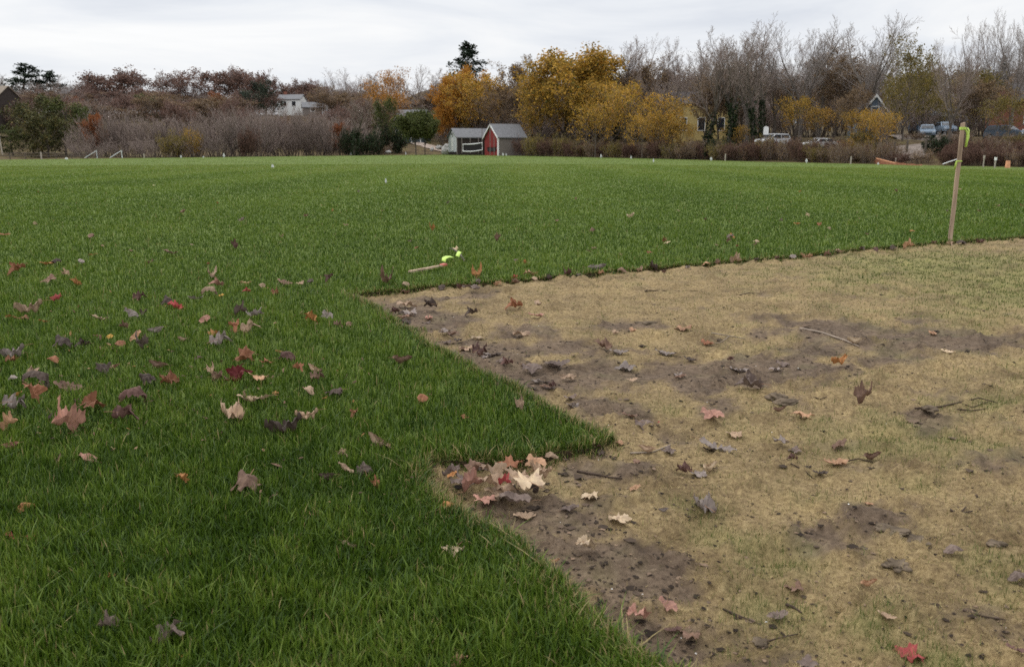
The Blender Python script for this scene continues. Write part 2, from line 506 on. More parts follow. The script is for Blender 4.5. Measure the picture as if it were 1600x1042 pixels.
def scatter(d0, d1, n, t0=-.74, t1=.74, power=1.0):
    """points in the wedge in front of the camera, density falling with distance"""
    u = RNG.random(n)
    if abs(power - 2) < 1e-6: d = d0 * (d1 / d0) ** u
    else:
        e = 2 - power
        d = (d0 ** e + u * (d1 ** e - d0 ** e)) ** (1 / e)
    t = t0 + (t1 - t0) * RNG.random(n)
    return np.stack([t * d, d], 1)

def grass_layers():
    Vs = []; Q = []; T = []; A = []; off = 0
    specs = [(.95, 2.2, 140000, 0.3, 4, 1.0), (2.2, 8, 230000, 1.7, 3, 1.0), (8, 62, 430000, 2.0, 2, 1.0), (60, 150, 60000, 2.0, 1, 1.0)]
    for d0, d1, n, pw, segs, _ in specs:
        P = scatter(d0, d1, n, power=pw)
        X, Y = P[:, 0], P[:, 1]
        ok = ~in_poly(P, DIRT) & (Y < edge_d(pxh(X, Y)) - .3) & (X < 78)
        P = P[ok]; X, Y = P[:, 0], P[:, 1]; n = len(P)
        r = RNG
        clump = fbm(X, Y, 9, 3, 21); broad = fbm(X, Y, .8, 4, 22); fine = fbm(X, Y, 28, 2, 23)
        edge_near = np.exp(-dist_poly(P, DIRT) / .07) if d0 < 10 else np.zeros(n)
        h = (.036 + .020 * clump + .012 * r.normal(0, 1, n) * .7) * (.90 + .2 * broad)
        h = h * (1 + .10 * (1 - smooth(1.6, 3.4, Y + .8 * (fbm(X, Y, 1.5, 2, 66) - .5))))
        h = np.clip(h, .014, .085)
        wid = np.maximum(.0034 * (.6 + .8 * r.random(n)), .00068 * Y * (.7 + .6 * r.random(n)))
        wild = (r.random(n) < .05 * np.clip(3 / Y, 0, 1))
        h = np.where(wild, h * 1.25, h)
        az = fbm(X, Y, 2.2, 2, 24) * 11 + r.normal(0, 2.0, n)
        lean = h * np.abs(r.normal(.14 + .25 * fine, .26, n)) * np.where(wild, 1.8, 1)
        if d0 < 10:                                     # blades at the cut edge hang outwards
            lean = lean * (1 + .6 * edge_near)
        base = terrain(X, Y) + LIFT - .004
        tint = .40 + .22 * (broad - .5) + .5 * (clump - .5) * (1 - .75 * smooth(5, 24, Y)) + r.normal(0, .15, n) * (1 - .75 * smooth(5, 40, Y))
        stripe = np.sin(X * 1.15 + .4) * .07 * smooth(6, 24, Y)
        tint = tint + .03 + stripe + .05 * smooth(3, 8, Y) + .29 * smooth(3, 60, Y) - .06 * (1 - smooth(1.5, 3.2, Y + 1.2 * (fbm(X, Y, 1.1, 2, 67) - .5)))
        dead = r.random(n) < (.012 + .40 * edge_near ** 2)
        tint = np.clip(tint, .05, .78)
        tint = np.where(dead, .86 + .13 * r.random(n), tint)
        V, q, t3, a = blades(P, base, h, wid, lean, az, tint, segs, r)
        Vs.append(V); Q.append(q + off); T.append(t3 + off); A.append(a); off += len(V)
    # blades and straw hanging out of the cut side of the turf
    seg = np.roll(DIRT, -1, 0) - DIRT; sl = np.linalg.norm(seg, axis=1); mid = DIRT + seg * .5
    near = (np.hypot(mid[:, 0], mid[:, 1]) < 16) & (mid[:, 1] > .3)
    w_ = np.where(near, sl / np.maximum(mid[:, 1], 1.0) ** .8, 0); w_ /= w_.sum()
    n = 26000
    pick = RNG.choice(len(DIRT), n, p=w_); f = RNG.random(n)[:, None]
    nrm = np.stack([-seg[:, 1], seg[:, 0]], 1) / (sl[:, None] + 1e-9)
    test = mid + nrm * .02
    sg = np.where(in_poly(test, DIRT), 1.0, -1.0); nrm = nrm * sg[:, None]
    P = DIRT[pick] + seg[pick] * f - nrm[pick] * RNG.uniform(-.004, .03, n)[:, None]
    az = np.arctan2(nrm[pick, 1], nrm[pick, 0]) + RNG.normal(0, .6, n)
    h = RNG.uniform(.012, .045, n); lean = RNG.uniform(.006, .036, n)
    tint = np.where(RNG.random(n) < .30, RNG.uniform(.86, 1, n), np.clip(RNG.normal(.35, .14, n), .05, .75))
    wid = np.maximum(.0024, .0008 * P[:, 1]) * RNG.uniform(.6, 1.2, n)
    V, q, t3, a = blades(P, RNG.uniform(-.004, LIFT, n), h, wid, lean, az, tint, 3, RNG)
    Vs.append(V); Q.append(q + off); T.append(t3 + off); A.append(a); off += len(V)
    # stray tufts that have crept out over the soil
    n = 9000
    pick = RNG.choice(len(DIRT), n, p=w_)
    tuft = vnoise(np.arange(len(DIRT)) * .35, np.zeros(len(DIRT)), 91)[pick]
    P = DIRT[pick] + seg[pick] * RNG.random(n)[:, None] + nrm[pick] * (np.abs(RNG.normal(0, .045, n)) * np.clip(tuft * 2 - .5, 0, 1.5))[:, None]
    h = RNG.uniform(.010, .038, n)
    V, q, t3, a = blades(P, dirt_h(P) - .002, h, np.maximum(.0026, .0008 * P[:, 1]) * RNG.uniform(.6, 1.2, n), h * RNG.uniform(.2, 1.1, n), RNG.uniform(0, 6.28, n), np.where(RNG.random(n) < .3, RNG.uniform(.86, 1, n), RNG.uniform(.2, .7, n)), 3, RNG)
    Vs.append(V); Q.append(q + off); T.append(t3 + off); A.append(a); off += len(V)
    return np.vstack(Vs), np.vstack(Q), np.vstack(T), np.concatenate(A)

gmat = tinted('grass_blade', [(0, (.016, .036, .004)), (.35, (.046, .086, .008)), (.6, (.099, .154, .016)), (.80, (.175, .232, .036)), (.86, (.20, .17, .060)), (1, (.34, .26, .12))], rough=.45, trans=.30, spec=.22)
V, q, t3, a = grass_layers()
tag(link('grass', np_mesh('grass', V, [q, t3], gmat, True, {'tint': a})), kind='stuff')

# dry thatch and seedlings on the bare patch
P = scatter(1.0, 14, 380000, t0=-.3, t1=.78, power=1.6)
ok = in_poly(P, DIRT); P = P[ok]
mu = mud_at(P); ge = green_at(P)
keep = RNG.random(len(P)) < np.clip(.95 - 1.05 * mu + .25 * ge, 0.03, 1) * (.35 + .8 * fbm(P[:, 0], P[:, 1], 20, 3, 55))
P = P[keep]; ge = ge[keep]; n = len(P)
isg = RNG.random(n) < np.clip(ge * 1.25 + .04, 0, .9)
h = np.where(isg, RNG.uniform(.010, .030, n), RNG.uniform(.003, .014, n))
wid = np.maximum(.0013, .00055 * P[:, 1]) * RNG.uniform(.7, 1.3, n)
lean = np.where(isg, h * RNG.uniform(.2, .9, n), np.where(RNG.random(n) < .5, RNG.uniform(.008, .022, n), h * RNG.uniform(.2, 1.2, n)))
tint = np.where(isg, RNG.uniform(.0, .34, n), np.clip(RNG.normal(.62, .2, n) + (fbm(P[:, 0], P[:, 1], 6, 3, 61) - .5) * .8, .3, 1))
V, q, t3, a = blades(P, dirt_h(P) - .001, h, wid, lean, RNG.uniform(0, 6.28, n), tint, 2, RNG, 0)
tmat = tinted('thatch', [(0, (.05, .078, .016)), (.22, (.10, .125, .032)), (.38, (.15, .12, .048)), (.55, (.20, .145, .062)), (.8, (.30, .228, .103)), (1, (.42, .33, .165))], rough=.8, trans=.15, spec=.15)
tag(link('dry_grass', np_mesh('dry_grass', V, [q, t3], tmat, True, {'tint': a})), kind='stuff')

# crumbs of earth, bark and leaf on the bare patch
def crumbs():
    P = scatter(1.0, 14, 60000, t0=-.3, t1=.78, power=1.6)
    P = P[in_poly(P, DIRT)]
    mu = mud_at(P); de = np.exp(-dist_poly(P, DIRT) / .25)
    P = P[RNG.random(len(P)) < np.clip(.16 + .45 * mu + .6 * de, 0, 1)]
    n = len(P)
    s = RNG.lognormal(-5.95, .55, n) * (1 + .10 * P[:, 1])
    flake = RNG.random(n) < .05 * (1 + 2 * mud_at(P))
    s = np.where(flake, RNG.lognormal(-4.75, .4, n), s)
    el = RNG.uniform(.3, 1, n); az = RNG.uniform(0, 6.28, n)
    ang = np.linspace(0, 2 * np.pi, 6)[:-1]
    rr = RNG.uniform(.6, 1.2, (n, 5))
    bx = np.cos(ang) * rr * s[:, None]; by = np.sin(ang) * rr * (s * el)[:, None]
    ca, sa = np.cos(az)[:, None], np.sin(az)[:, None]
    z0 = dirt_h(P)
    tilt = RNG.normal(0, .35, n)[:, None]
    ringv = np.stack([P[:, :1] + bx * ca - by * sa, P[:, 1:] + bx * sa + by * ca, z0[:, None] + .0015 + np.abs(by * tilt) + 0 * bx], -1)
    top = np.stack([P[:, 0], P[:, 1], z0 + .002 + s * np.where(flake, .06, RNG.uniform(.12, .55, n))], -1)[:, None]
    V = np.concatenate([ringv, top], 1).reshape(-1, 3)
    o = (np.arange(n) * 6)[:, None]
    T = np.concatenate([o + np.array([[i, (i + 1) % 5, 5]]) for i in range(5)])
    tint = np.repeat(np.where((RNG.random(n) < .012) & ~flake & (s < .0030 * (1 + .1 * P[:, 1])), 1.0, RNG.random(n) ** 1.3 * .85), 6)
    return V, T, tint
def litter():
    c = np.array([gp(x, y, .04)[:2] for x, y in [(40, 490), (120, 540), (215, 480), (330, 450), (380, 500), (60, 610), (170, 650), (250, 590), (400, 590), (480, 580), (400, 650), (500, 500), (30, 670), (560, 740), (330, 560)]])
    n = 520
    P = c[RNG.integers(0, len(c), n)] + RNG.normal(0, .22, (n, 2))
    P = P[~in_poly(P, DIRT)]; n = len(P)
    s = RNG.lognormal(-5.0, .4, n); ang = np.linspace(0, 2 * np.pi, 6)[:-1]; rr = RNG.uniform(.4, 1.3, (n, 5)); az = RNG.uniform(0, 6.28, n)
    bx = np.cos(ang) * rr * s[:, None]; by = np.sin(ang) * rr * s[:, None] * .6
    ca, sa = np.cos(az)[:, None], np.sin(az)[:, None]; tl = RNG.normal(0, .7, (n, 1))
    z = RNG.uniform(.030, .052, n)[:, None]
    R_ = np.stack([P[:, :1] + bx * ca - by * sa, P[:, 1:] + bx * sa + by * ca, z + bx * tl], -1)
    T_ = np.stack([P[:, 0], P[:, 1], z[:, 0] + s * .3], -1)[:, None]
    o = (np.arange(n) * 6)[:, None]
    return np.concatenate([R_, T_], 1).reshape(-1, 3), np.concatenate([o + np.array([[i, (i + 1) % 5, 5]]) for i in range(5)]), np.repeat(RNG.random(n), 6)
V, t3, a = litter()
lmat = tinted('leaf_bits', [(0, (.035, .022, .017)), (.4, (.11, .062, .042)), (.75, (.20, .12, .08)), (.9, (.28, .17, .09)), (1, (.30, .12, .045))], rough=.8, trans=.1, spec=.15)
tag(link('leaf_litter', np_mesh('leaf_litter', V, [t3], lmat, False, {'tint': a})), kind='stuff')
V, t3, a = crumbs()
cmat = tinted('crumb', [(0, (.018, .013, .010)), (.4, (.050, .036, .026)), (.7, (.11, .078, .055)), (.86, (.22, .15, .10)), (.97, (.30, .24, .18)), (1, (.72, .70, .66))], rough=.9, trans=0, spec=.1)
tag(link('soil_debris', np_mesh('soil_debris', V, [t3], cmat, False, {'tint': a})), kind='stuff')
# ------------------------------------------------------------------ trees: skeletons grown branch by branch
def rot_about(v, axis, ang):
    return Matrix.Rotation(ang, 3, axis) @ v

class Tree:
    def __init__(s, seed): s.r = random.Random(seed); s.seg = []; s.tips = []
    def grow(s, p, d, L, r, lvl, P):
        R = s.r
        n = P['nseg'][lvl]; rt = r * P['taper'][lvl]
        pts = [p.copy()]; dirs = [d.copy()]
        for i in range(n):
            d = (d + Vector((R.gauss(0, 1), R.gauss(0, 1), R.gauss(0, .6))) * P['wob'][lvl] + Vector((0, 0, P['up'][lvl]))).normalized()
            p = p + d * (L / n)
            a = r + (rt - r) * i / n; b = r + (rt - r) * (i + 1) / n
            s.seg.append((pts[-1], p.copy(), a, b, lvl)); pts.append(p.copy()); dirs.append(d.copy())
        if lvl == P['levels'] - 1:
            s.tips.append((pts[-1], d.copy())); s.tips.append((pts[len(pts) // 2], d.copy()))
            return
        if lvl >= P.get('leaf_from', 99): s.tips.append((pts[-1], d.copy()))
        m = P['kids'][lvl]; m = max(1, int(m + R.uniform(-.3, .3) * m))
        a0 = R.uniform(0, 6.28); st = P['start'][lvl]
        for j in range(m):
            t = st + (1 - st) * (j + R.random() * .8) / m
            k = min(int(t * n), n - 1); f = t * n - k
            q = pts[k].lerp(pts[k + 1], min(max(f, 0), 1))
            dd = dirs[min(k + 1, n)]
            ax = dd.orthogonal().normalized(); ax = rot_about(ax, dd, a0 + j * 2.4 + R.uniform(-.5, .5))
            ang = P['ang'][lvl] * R.uniform(.65, 1.25)
            nd = rot_about(dd, ax, ang)
            shape = P['shape'](t) if lvl == 0 else (1.1 - .55 * t)
            rr = (r + (rt - r) * t) * P['rratio'][lvl]
            s.grow(q, nd, L * P['ratio'][lvl] * shape * R.uniform(.75, 1.2), max(rr, P['rmin']), lvl + 1, P)

def tubes_np(segs, n=3):
    if not segs: return np.zeros((0, 3)), np.zeros((0, 4), int)
    A = np.array([s[0][:] for s in segs]); B = np.array([s[1][:] for s in segs])
    ra = np.array([s[2] for s in segs])[:, None]; rb = np.array([s[3] for s in segs])[:, None]
    d = B - A; d /= np.linalg.norm(d, axis=1, keepdims=True) + 1e-9
    ref = np.where(np.abs(d[:, 2:3]) > .9, np.array([[1., 0, 0]]), np.array([[0, 0, 1.]]))
    u = np.cross(d, ref); u /= np.linalg.norm(u, axis=1, keepdims=True) + 1e-9
    w = np.cross(d, u)
    V = []
    for q, rad in ((A, ra), (B, rb)):
        for k in range(n):
            t = 2 * math.pi * k / n
            V.append(q + (u * math.cos(t) + w * math.sin(t)) * rad)
    V = np.stack(V, 1)
    o = (np.arange(len(segs)) * 2 * n)[:, None]
    Fq = np.concatenate([o + np.array([[k, (k + 1) % n, n + (k + 1) % n, n + k]]) for k in range(n)])
    return V.reshape(-1, 3), Fq

def leaf_cards(centres, size, spread, per, rng, flat=0.0, tint_of=None):
    C = np.repeat(np.asarray(centres), per, 0); n = len(C)
    C = C + rng.normal(0, spread, (n, 3))
    u = rng.normal(0, 1, (n, 3)); u /= np.linalg.norm(u, axis=1, keepdims=True)
    w = np.cross(u, rng.normal(0, 1, (n, 3)) + np.array([[0, 0, flat * 3]])); w /= np.linalg.norm(w, axis=1, keepdims=True) + 1e-9
    s = (size * rng.uniform(.55, 1.35, n))[:, None]
    a = C + u * s; b_ = C + w * s * .62; c = C - u * s * .9; d = C - w * s * .62 + np.cross(u, w) * s * .3
    V = np.stack([a, b_, c, d], 1).reshape(-1, 3)
    Q = np.arange(4 * n).reshape(n, 4)
    cl = np.repeat(rng.normal(0, .16, len(centres)), per)
    base = np.zeros(n) if tint_of is None else tint_of(C)
    t = np.clip(.5 + cl + rng.normal(0, .12, n) + base, 0, 1)
    return V, Q, np.repeat(t, 4)

def dome(t): return .45 + 1.0 * math.sin(math.pi * min(1, .15 + .8 * t))
def vase(t): return 1.25 - .65 * t
def cone(t): return 1.12 - t
TRUNK_DARK = simple('bark_dark', (.105, .088, .074), .95, .3, 3, bump=.4, spec=.1)
TRUNK_GREY = simple('bark_grey', (.155, .135, .120), .95, .25, 3, bump=.4, spec=.1)
TRUNK_PALE = simple('bark_pale', (.175, .155, .135), .95, .25, 3, bump=.4, spec=.1)
TWIG = simple('twigs_grey_brown', (.245, .195, .170), .95, .2, .4, spec=.08)
TWIG_P = simple('twigs_pale', (.28, .245, .225), .95, .2, .4, spec=.08)
TWIG_B = simple('twigs_mauve_brown', (.270, .212, .185), .95, .25, .35, spec=.08)
TWIG_R = simple('twigs_red_brown', (.135, .086, .066), .95, .25, .35, spec=.08)

def leafmat(name, stops, trans=.3): return tinted(name, stops, .7, trans, .15, objvar=.12)
L_YEL = leafmat('leaves_yellow', [(0, (.085, .090, .020)), (.35, (.23, .155, .034)), (.6, (.43, .25, .042)), (.85, (.55, .31, .050)), (1, (.50, .22, .045))])
L_ORG = leafmat('leaves_orange', [(0, (.16, .085, .022)), (.4, (.35, .165, .028)), (.7, (.46, .20, .030)), (1, (.50, .26, .045))])
L_RUS = leafmat('leaves_russet', [(0, (.080, .050, .042)), (.4, (.140, .085, .068)), (.75, (.195, .118, .090)), (1, (.25, .14, .095))], .2)
L_RST = leafmat('leaves_rust', [(0, (.14, .05, .022)), (.5, (.24, .085, .032)), (1, (.32, .13, .05))])
L_OLV = leafmat('leaves_olive', [(0, (.065, .060, .020)), (.4, (.14, .115, .034)), (.75, (.23, .17, .046)), (1, (.34, .235, .055))])
L_GRN = leafmat('leaves_green', [(0, (.030, .042, .014)), (.5, (.075, .090, .026)), (1, (.145, .140, .040))])
L_EVG = leafmat('needles_dark', [(0, (.010, .018, .012)), (.5, (.026, .040, .025)), (1, (.055, .072, .040))], .1)
L_OEV = leafmat('needles_olive', [(0, (.022, .028, .012)), (.45, (.055, .058, .020)), (.8, (.11, .095, .030)), (1, (.19, .135, .04))], .15)
L_IVY = leafmat('ivy', [(0, (.008, .015, .008)), (.6, (.022, .036, .014)), (1, (.05, .065, .025))], .1)
L_BRN = leafmat('leaves_brown', [(0, (.09, .062, .040)), (.5, (.185, .125, .072)), (1, (.29, .195, .10))])
L_MAR = leafmat('leaves_maroon', [(0, (.050, .028, .022)), (.5, (.110, .060, .046)), (1, (.18, .105, .070))], .2)

BARE = dict(levels=5, nseg=[9, 6, 5, 3, 2], taper=[.22, .3, .35, .5, .6], wob=[.045, .08, .10, .12, .14], up=[.02, .11, .10, .09, .07],
            kids=[13, 8, 7, 5], start=[.28, .22, .2, .15], ang=[.58, .52, .52, .55], ratio=[.52, .48, .48, .5], rratio=[.55, .55, .55, .6], rmin=.013, shape=vase)
def P_(**k):
    d = dict(BARE); d.update(k); return d

PROTO = {}
def finish(kind, tr, cat, trunkmat, twigmat, leaves=None, split=1, name='bare_tree', twig_n=3, extra=None):
    """a tree as an Empty with trunk and crown"""
    root = empty(name, (0, 0, -500)); 
    big = [s for s in tr.seg if s[4] < split]; small = [s for s in tr.seg if s[4] >= split]
    if split == 1 or name == 'bare_tree' and kind == 'multi':                       # the woody root crown that joins the stems
        rr_ = max(math.hypot(s[0].x, s[0].y) for s in big if s[0].z < 0) + .08
        big = big + [(Vector((0, 0, -.6)), Vector((0, 0, -.08)), rr_, rr_, 0)]
    V, q = tubes_np(big, 7)
    link('trunk', np_mesh('trunk', V, [q], trunkmat, True), root)
    Vs, q = tubes_np(small, twig_n)
    mats = [twigmat]; faces = [q]; idx = np.zeros(len(q), int); tint = np.zeros(len(Vs))
    allv = [Vs]
    if leaves is not None:
        lv, lq, lt, lm = leaves
        faces = [np.vstack([q, lq + len(Vs)])]; allv.append(lv); tint = np.concatenate([tint, lt])
        idx = np.concatenate([idx, np.ones(len(lq), int)]); mats.append(lm)
    AV = np.vstack(allv)
    link('crown', np_mesh('crown', AV, faces, mats, False, {'tint': tint}, idx), root)
    if extra is not None:
        ev, eq, et, em, en = extra
        link(en, np_mesh(en, ev, [eq], em, False, {'tint': et}), root); 
    zs = AV[:, 2]; H = float(np.percentile(zs, 99.7)); Wd = float(np.percentile(AV[:, 0], 98.5) - np.percentile(AV[:, 0], 1.5))
    PROTO[kind] = dict(root=root, H=H, W=Wd, used=False, cat=cat)

def start(seed, P, L, r, lean=0.0, p0=(0, 0, -.3)):
    t = Tree(seed); t.grow(Vector(p0), Vector((lean, 0, 1)).normalized(), L, r, 0, P); return t
rg = np.random.default_rng(11)

# leafless trees
for i, (sd, sh, up, mat, tm, ang) in enumerate([(1, vase, .10, TWIG, TRUNK_GREY, .6), (2, vase, .14, TWIG, TRUNK_DARK, .5), (3, dome, .07, TWIG, TRUNK_GREY, .75), (4, vase, .16, TWIG_P, TRUNK_PALE, .48), (5, dome, .10, TWIG_P, TRUNK_GREY, .65)]):
    finish('bare%d' % (i + 1), start(sd, P_(shape=sh, up=[.02, up, up * .9, .09, .07], ang=[ang, .52, .52, .55]), 13, .24), 'tree', tm, mat, split=2, name='bare_tree')
# trunks that part into a fan of long leaders
FAN = P_(kids=[6, 17, 8, 4], nseg=[5, 9, 5, 3, 2], start=[.72, .22, .2, .15], ang=[.46, .75, .58, .55], ratio=[1.8, .42, .46, .5], rratio=[.62, .40, .5, .6], up=[.02, .055, .10, .09, .07], wob=[.04, .07, .10, .12, .14], taper=[.7, .22, .35, .5, .6], shape=lambda t: 1.0)
for i, (sd, mat, tm, ang) in enumerate([(21, TWIG, TRUNK_GREY, .44), (22, TWIG_P, TRUNK_GREY, .36), (23, TWIG, TRUNK_DARK, .52)]):
    finish('fan%d' % (i + 1), start(sd, P_(**{**FAN, 'ang': [ang, .72, .58, .55]}), 4.6, .27), 'tree', tm, mat, split=2, name='bare_tree')
# several-stemmed leafless tree
t = Tree(8)
for k in range(4):
    t.grow(Vector((k * .25 - .4, 0, -.3)), Vector((-.22 + .15 * k, random.uniform(-.1, .1), 1)).normalized(), 12.5 - abs(k - 1.5), .17, 0, P_(kids=[9, 7, 6, 4], start=[.38, .2, .2, .15]))
finish('multi', t, 'tree', TRUNK_PALE, TWIG_P, split=2, name='bare_tree')
# leafless with a haze of leftover brown leaves
t = start(12, P_(shape=dome), 12, .22)
C = np.array([p[:] for p, d in t.tips]); C = C[rg.random(len(C)) < .55]
v, q, ti = leaf_cards(C, .15, .22, 2, rg); finish('brownleaf', t, 'tree', TRUNK_DARK, TWIG, (v, q, ti, L_BRN), 2, 'brown_tree')
# thickets of fine upright stems
for i in range(4):
    t = Tree(30 + i); R = random.Random(i)
    for k in range(26):
        a = R.uniform(0, 6.28); rad = R.random() ** .5 * 1.9
        lean = .12 + rad * .20
        t.grow(Vector((math.cos(a) * rad, math.sin(a) * rad, -.2)), Vector((math.cos(a) * lean, math.sin(a) * lean, 1)).normalized(), R.uniform(4.2, 6.4) * (1.12 - .13 * rad), .035, 0,
               P_(levels=4, nseg=[6, 4, 3, 2], kids=[9, 6, 4], start=[.15, .15, .1], ang=[.38, .42, .5], ratio=[.42, .45, .5], up=[.01, .07, .06, .04], wob=[.05, .08, .1, .12], taper=[.3, .4, .5, .6], rmin=.012, shape=lambda t: 1.1 - .5 * t))
    finish('thicket%d' % (i + 1), t, 'shrub', TRUNK_DARK, [TWIG_B, TWIG_B, TWIG, TWIG_B][i], None, 1, 'leafless_shrub')
# leafy crowns
def leafy(kind, seed, P, L, r, mat, size, spread, per, name, frac=1.0, tm=TRUNK_DARK, twig=TWIG, lean=0, tint_of=None, lo=0.0, flat=0):
    t = start(seed, P, L, r, lean)
    C = np.array([p[:] for p, d in t.tips]); C = C[(rg.random(len(C)) < frac) & (C[:, 2] > lo)]
    v, q, ti = leaf_cards(C, size, spread, per, rg, flat, tint_of)
    finish(kind, t, 'tree', tm, twig, (v, q, ti, mat), 2, name)
MAPLE = P_(levels=4, kids=[17, 9, 6], start=[.17, .2, .15], ang=[.85, .7, .7], ratio=[.52, .45, .45], up=[.02, .05, .04, .03], nseg=[8, 5, 4, 2], shape=dome, leaf_from=2)
leafy('yellow1', 40, MAPLE, 11, .26, L_YEL, .18, .46, 8, 'yellow_tree')
leafy('yellow2', 41, P_(**{**MAPLE, 'kids': [15, 8, 6]}), 11, .24, L_YEL, .17, .42, 6, 'yellow_tree', .8)
leafy('yellow3', 42, P_(**{**MAPLE, 'kids': [11, 7, 5], 'start': [.3, .2, .15]}), 8, .12, L_YEL, .15, .36, 5, 'yellow_tree', .65)
leafy('orange1', 43, MAPLE, 11, .26, L_ORG, .21, .42, 7, 'orange_tree')
leafy('orange2', 44, P_(**{**MAPLE, 'kids': [14, 8, 6]}), 11, .24, L_ORG, .19, .42, 4, 'orange_tree', .75)
OAK = P_(levels=4, kids=[15, 9, 6], start=[.25, .2, .15], ang=[.95, .75, .7], ratio=[.58, .48, .45], up=[.01, .06, .05, .03], nseg=[8, 6, 4, 2], wob=[.09, .17, .18, .2], shape=dome, leaf_from=2)
leafy('russet1', 50, OAK, 10, .28, L_RUS, .22, .38, 6, 'oak_tree', .85)
leafy('russet2', 51, OAK, 10, .28, L_RUS, .21, .38, 5, 'oak_tree', .8)
leafy('russet3', 52, OAK, 10, .26, L_RUS, .19, .36, 4, 'oak_tree', .65, twig=TWIG)
leafy('rust', 53, P_(**{**MAPLE, 'kids': [12, 7, 5]}), 7, .14, L_RST, .18, .34, 6, 'rust_tree')
leafy('olive1', 54, P_(**{**MAPLE, 'kids': [18, 9, 6], 'ang': [1.0, .75, .7], 'start': [.16, .15, .1]}), 13, .26, L_OLV, .20, .40, 5, 'olive_tree', .8)
leafy('olive2', 55, MAPLE, 10, .2, L_OLV, .19, .42, 4, 'olive_tree', .7)
leafy('green1', 56, P_(**{**MAPLE, 'start': [.34, .2, .1]}), 5.5, .13, L_GRN, .17, .34, 7, 'green_tree')
# pines with layered boughs
PINE = P_(levels=3, nseg=[10, 6, 3], kids=[22, 9], start=[.18, .25], ang=[1.25, .7], ratio=[.40, .42], up=[.02, .05, .05], wob=[.05, .10, .12], taper=[.2, .3, .5], rratio=[.35, .5], shape=lambda t: .55 + .9 * math.sin(math.pi * (.2 + .72 * t)), leaf_from=1)
leafy('pine1', 60, PINE, 10, .22, L_EVG, .20, .34, 15, 'pine_tree', flat=1)
leafy('pine2', 61, P_(**{**PINE, 'kids': [26, 9], 'start': [.06, .2]}), 9, .22, L_OEV, .21, .40, 14, 'pine_tree', flat=1)
leafy('pine3', 62, P_(**{**PINE, 'kids': [24, 9], 'start': [.04, .2], 'ratio': [.30, .42]}), 11, .22, L_GRN, .20, .36, 14, 'pine_tree', flat=1)
SPRUCE = P_(levels=3, nseg=[12, 6, 3], kids=[54, 8], start=[.08, .12], ang=[1.50, .75], ratio=[.36, .34], up=[.02, -.015, -.01], wob=[.02, .05, .08], taper=[.12, .3, .5], rratio=[.3, .5], shape=lambda t: 1.12 - 1.02 * t, leaf_from=1)
leafy('spruce1', 63, SPRUCE, 13, .22, L_EVG, .16, .17, 6, 'spruce_tree', flat=1)
leafy('spruce2', 64, P_(**{**SPRUCE, 'kids': [40, 8]}), 11, .22, L_EVG, .18, .22, 7, 'spruce_tree', flat=1)
# trunks wrapped in ivy, bare above
def ivied(kind, seed, lean, hi):
    t = start(seed, P_(start=[.42, .22, .2, .15], ang=[.5, .6, .65, .7]), 13, .26, lean)
    C = []; R = random.Random(seed)
    for a, b, r0, r1, l in t.seg:
        if l == 0 and b.z < hi:
            for k in range(110):
                f = R.random(); p = a.lerp(b, f); an = R.uniform(0, 6.28); rr = r0 * 1.0 + abs(R.gauss(.14, .20)) * (1.3 - .6 * p.z / hi)
                C.append((p.x + math.cos(an) * rr, p.y + math.sin(an) * rr, p.z))
        elif l == 1 and a.z < hi * .95:
            for k in range(9):
                p = a.lerp(b, R.random()); C.append((p.x + R.gauss(0, .12), p.y + R.gauss(0, .12), p.z + R.gauss(0, .12)))
    v, q, ti = leaf_cards(np.array(C), .14, .06, 2, rg)
    finish(kind, t, 'tree', TRUNK_DARK, TWIG, None, 2, 'ivied_tree', extra=(v, q, ti, L_IVY, 'ivy'))
ivied('ivy1', 70, .06, 7.5); ivied('ivy2', 71, -.05, 8.0); ivied('ivy3', 72, .18, 6.2)
# undergrowth
def bush(kind, seed, stems, twig, mat, frac, size, name, h=2.2, rad0=1.3):
    t = Tree(seed); R = random.Random(seed)
    for k in range(stems):
        a = R.uniform(0, 6.28); rad = R.random() ** .5 * rad0; lean = .25 + .35 * rad
        t.grow(Vector((math.cos(a) * rad, math.sin(a) * rad, -.15)), Vector((math.cos(a) * lean, math.sin(a) * lean, 1)).normalized(), R.uniform(.7, 1.15) * h, .022, 0,
               P_(levels=3, nseg=[5, 3, 2], kids=[9, 6], start=[.1, .1], ang=[.6, .7], ratio=[.45, .5], up=[-.01, .04, .02], wob=[.1, .14, .16], taper=[.3, .4, .5], rmin=.010, shape=lambda t: 1.1 - .5 * t, leaf_from=1))
    C = np.array([p[:] for p, d in t.tips]); C = C[rg.random(len(C)) < frac]
    v, q, ti = leaf_cards(C, size, .14, 2, rg)
    finish(kind, t, 'shrub', TRUNK_DARK, twig, (v, q, ti, mat), 1, name)
bush('bush_red', 80, 26, TWIG_R, L_MAR, .75, .075, 'brown_shrub')
bush('bush_brown', 81, 26, TWIG, L_BRN, .5, .07, 'brown_shrub')
bush('bush_olive', 82, 24, TWIG, L_OLV, .9, .085, 'olive_shrub')
bush('bush_dark', 83, 28, TWIG_R, L_IVY, 1.0, .095, 'evergreen_shrub')
bush('bush_yellow', 84, 20, TWIG, L_YEL, .8, .075, 'yellow_shrub')

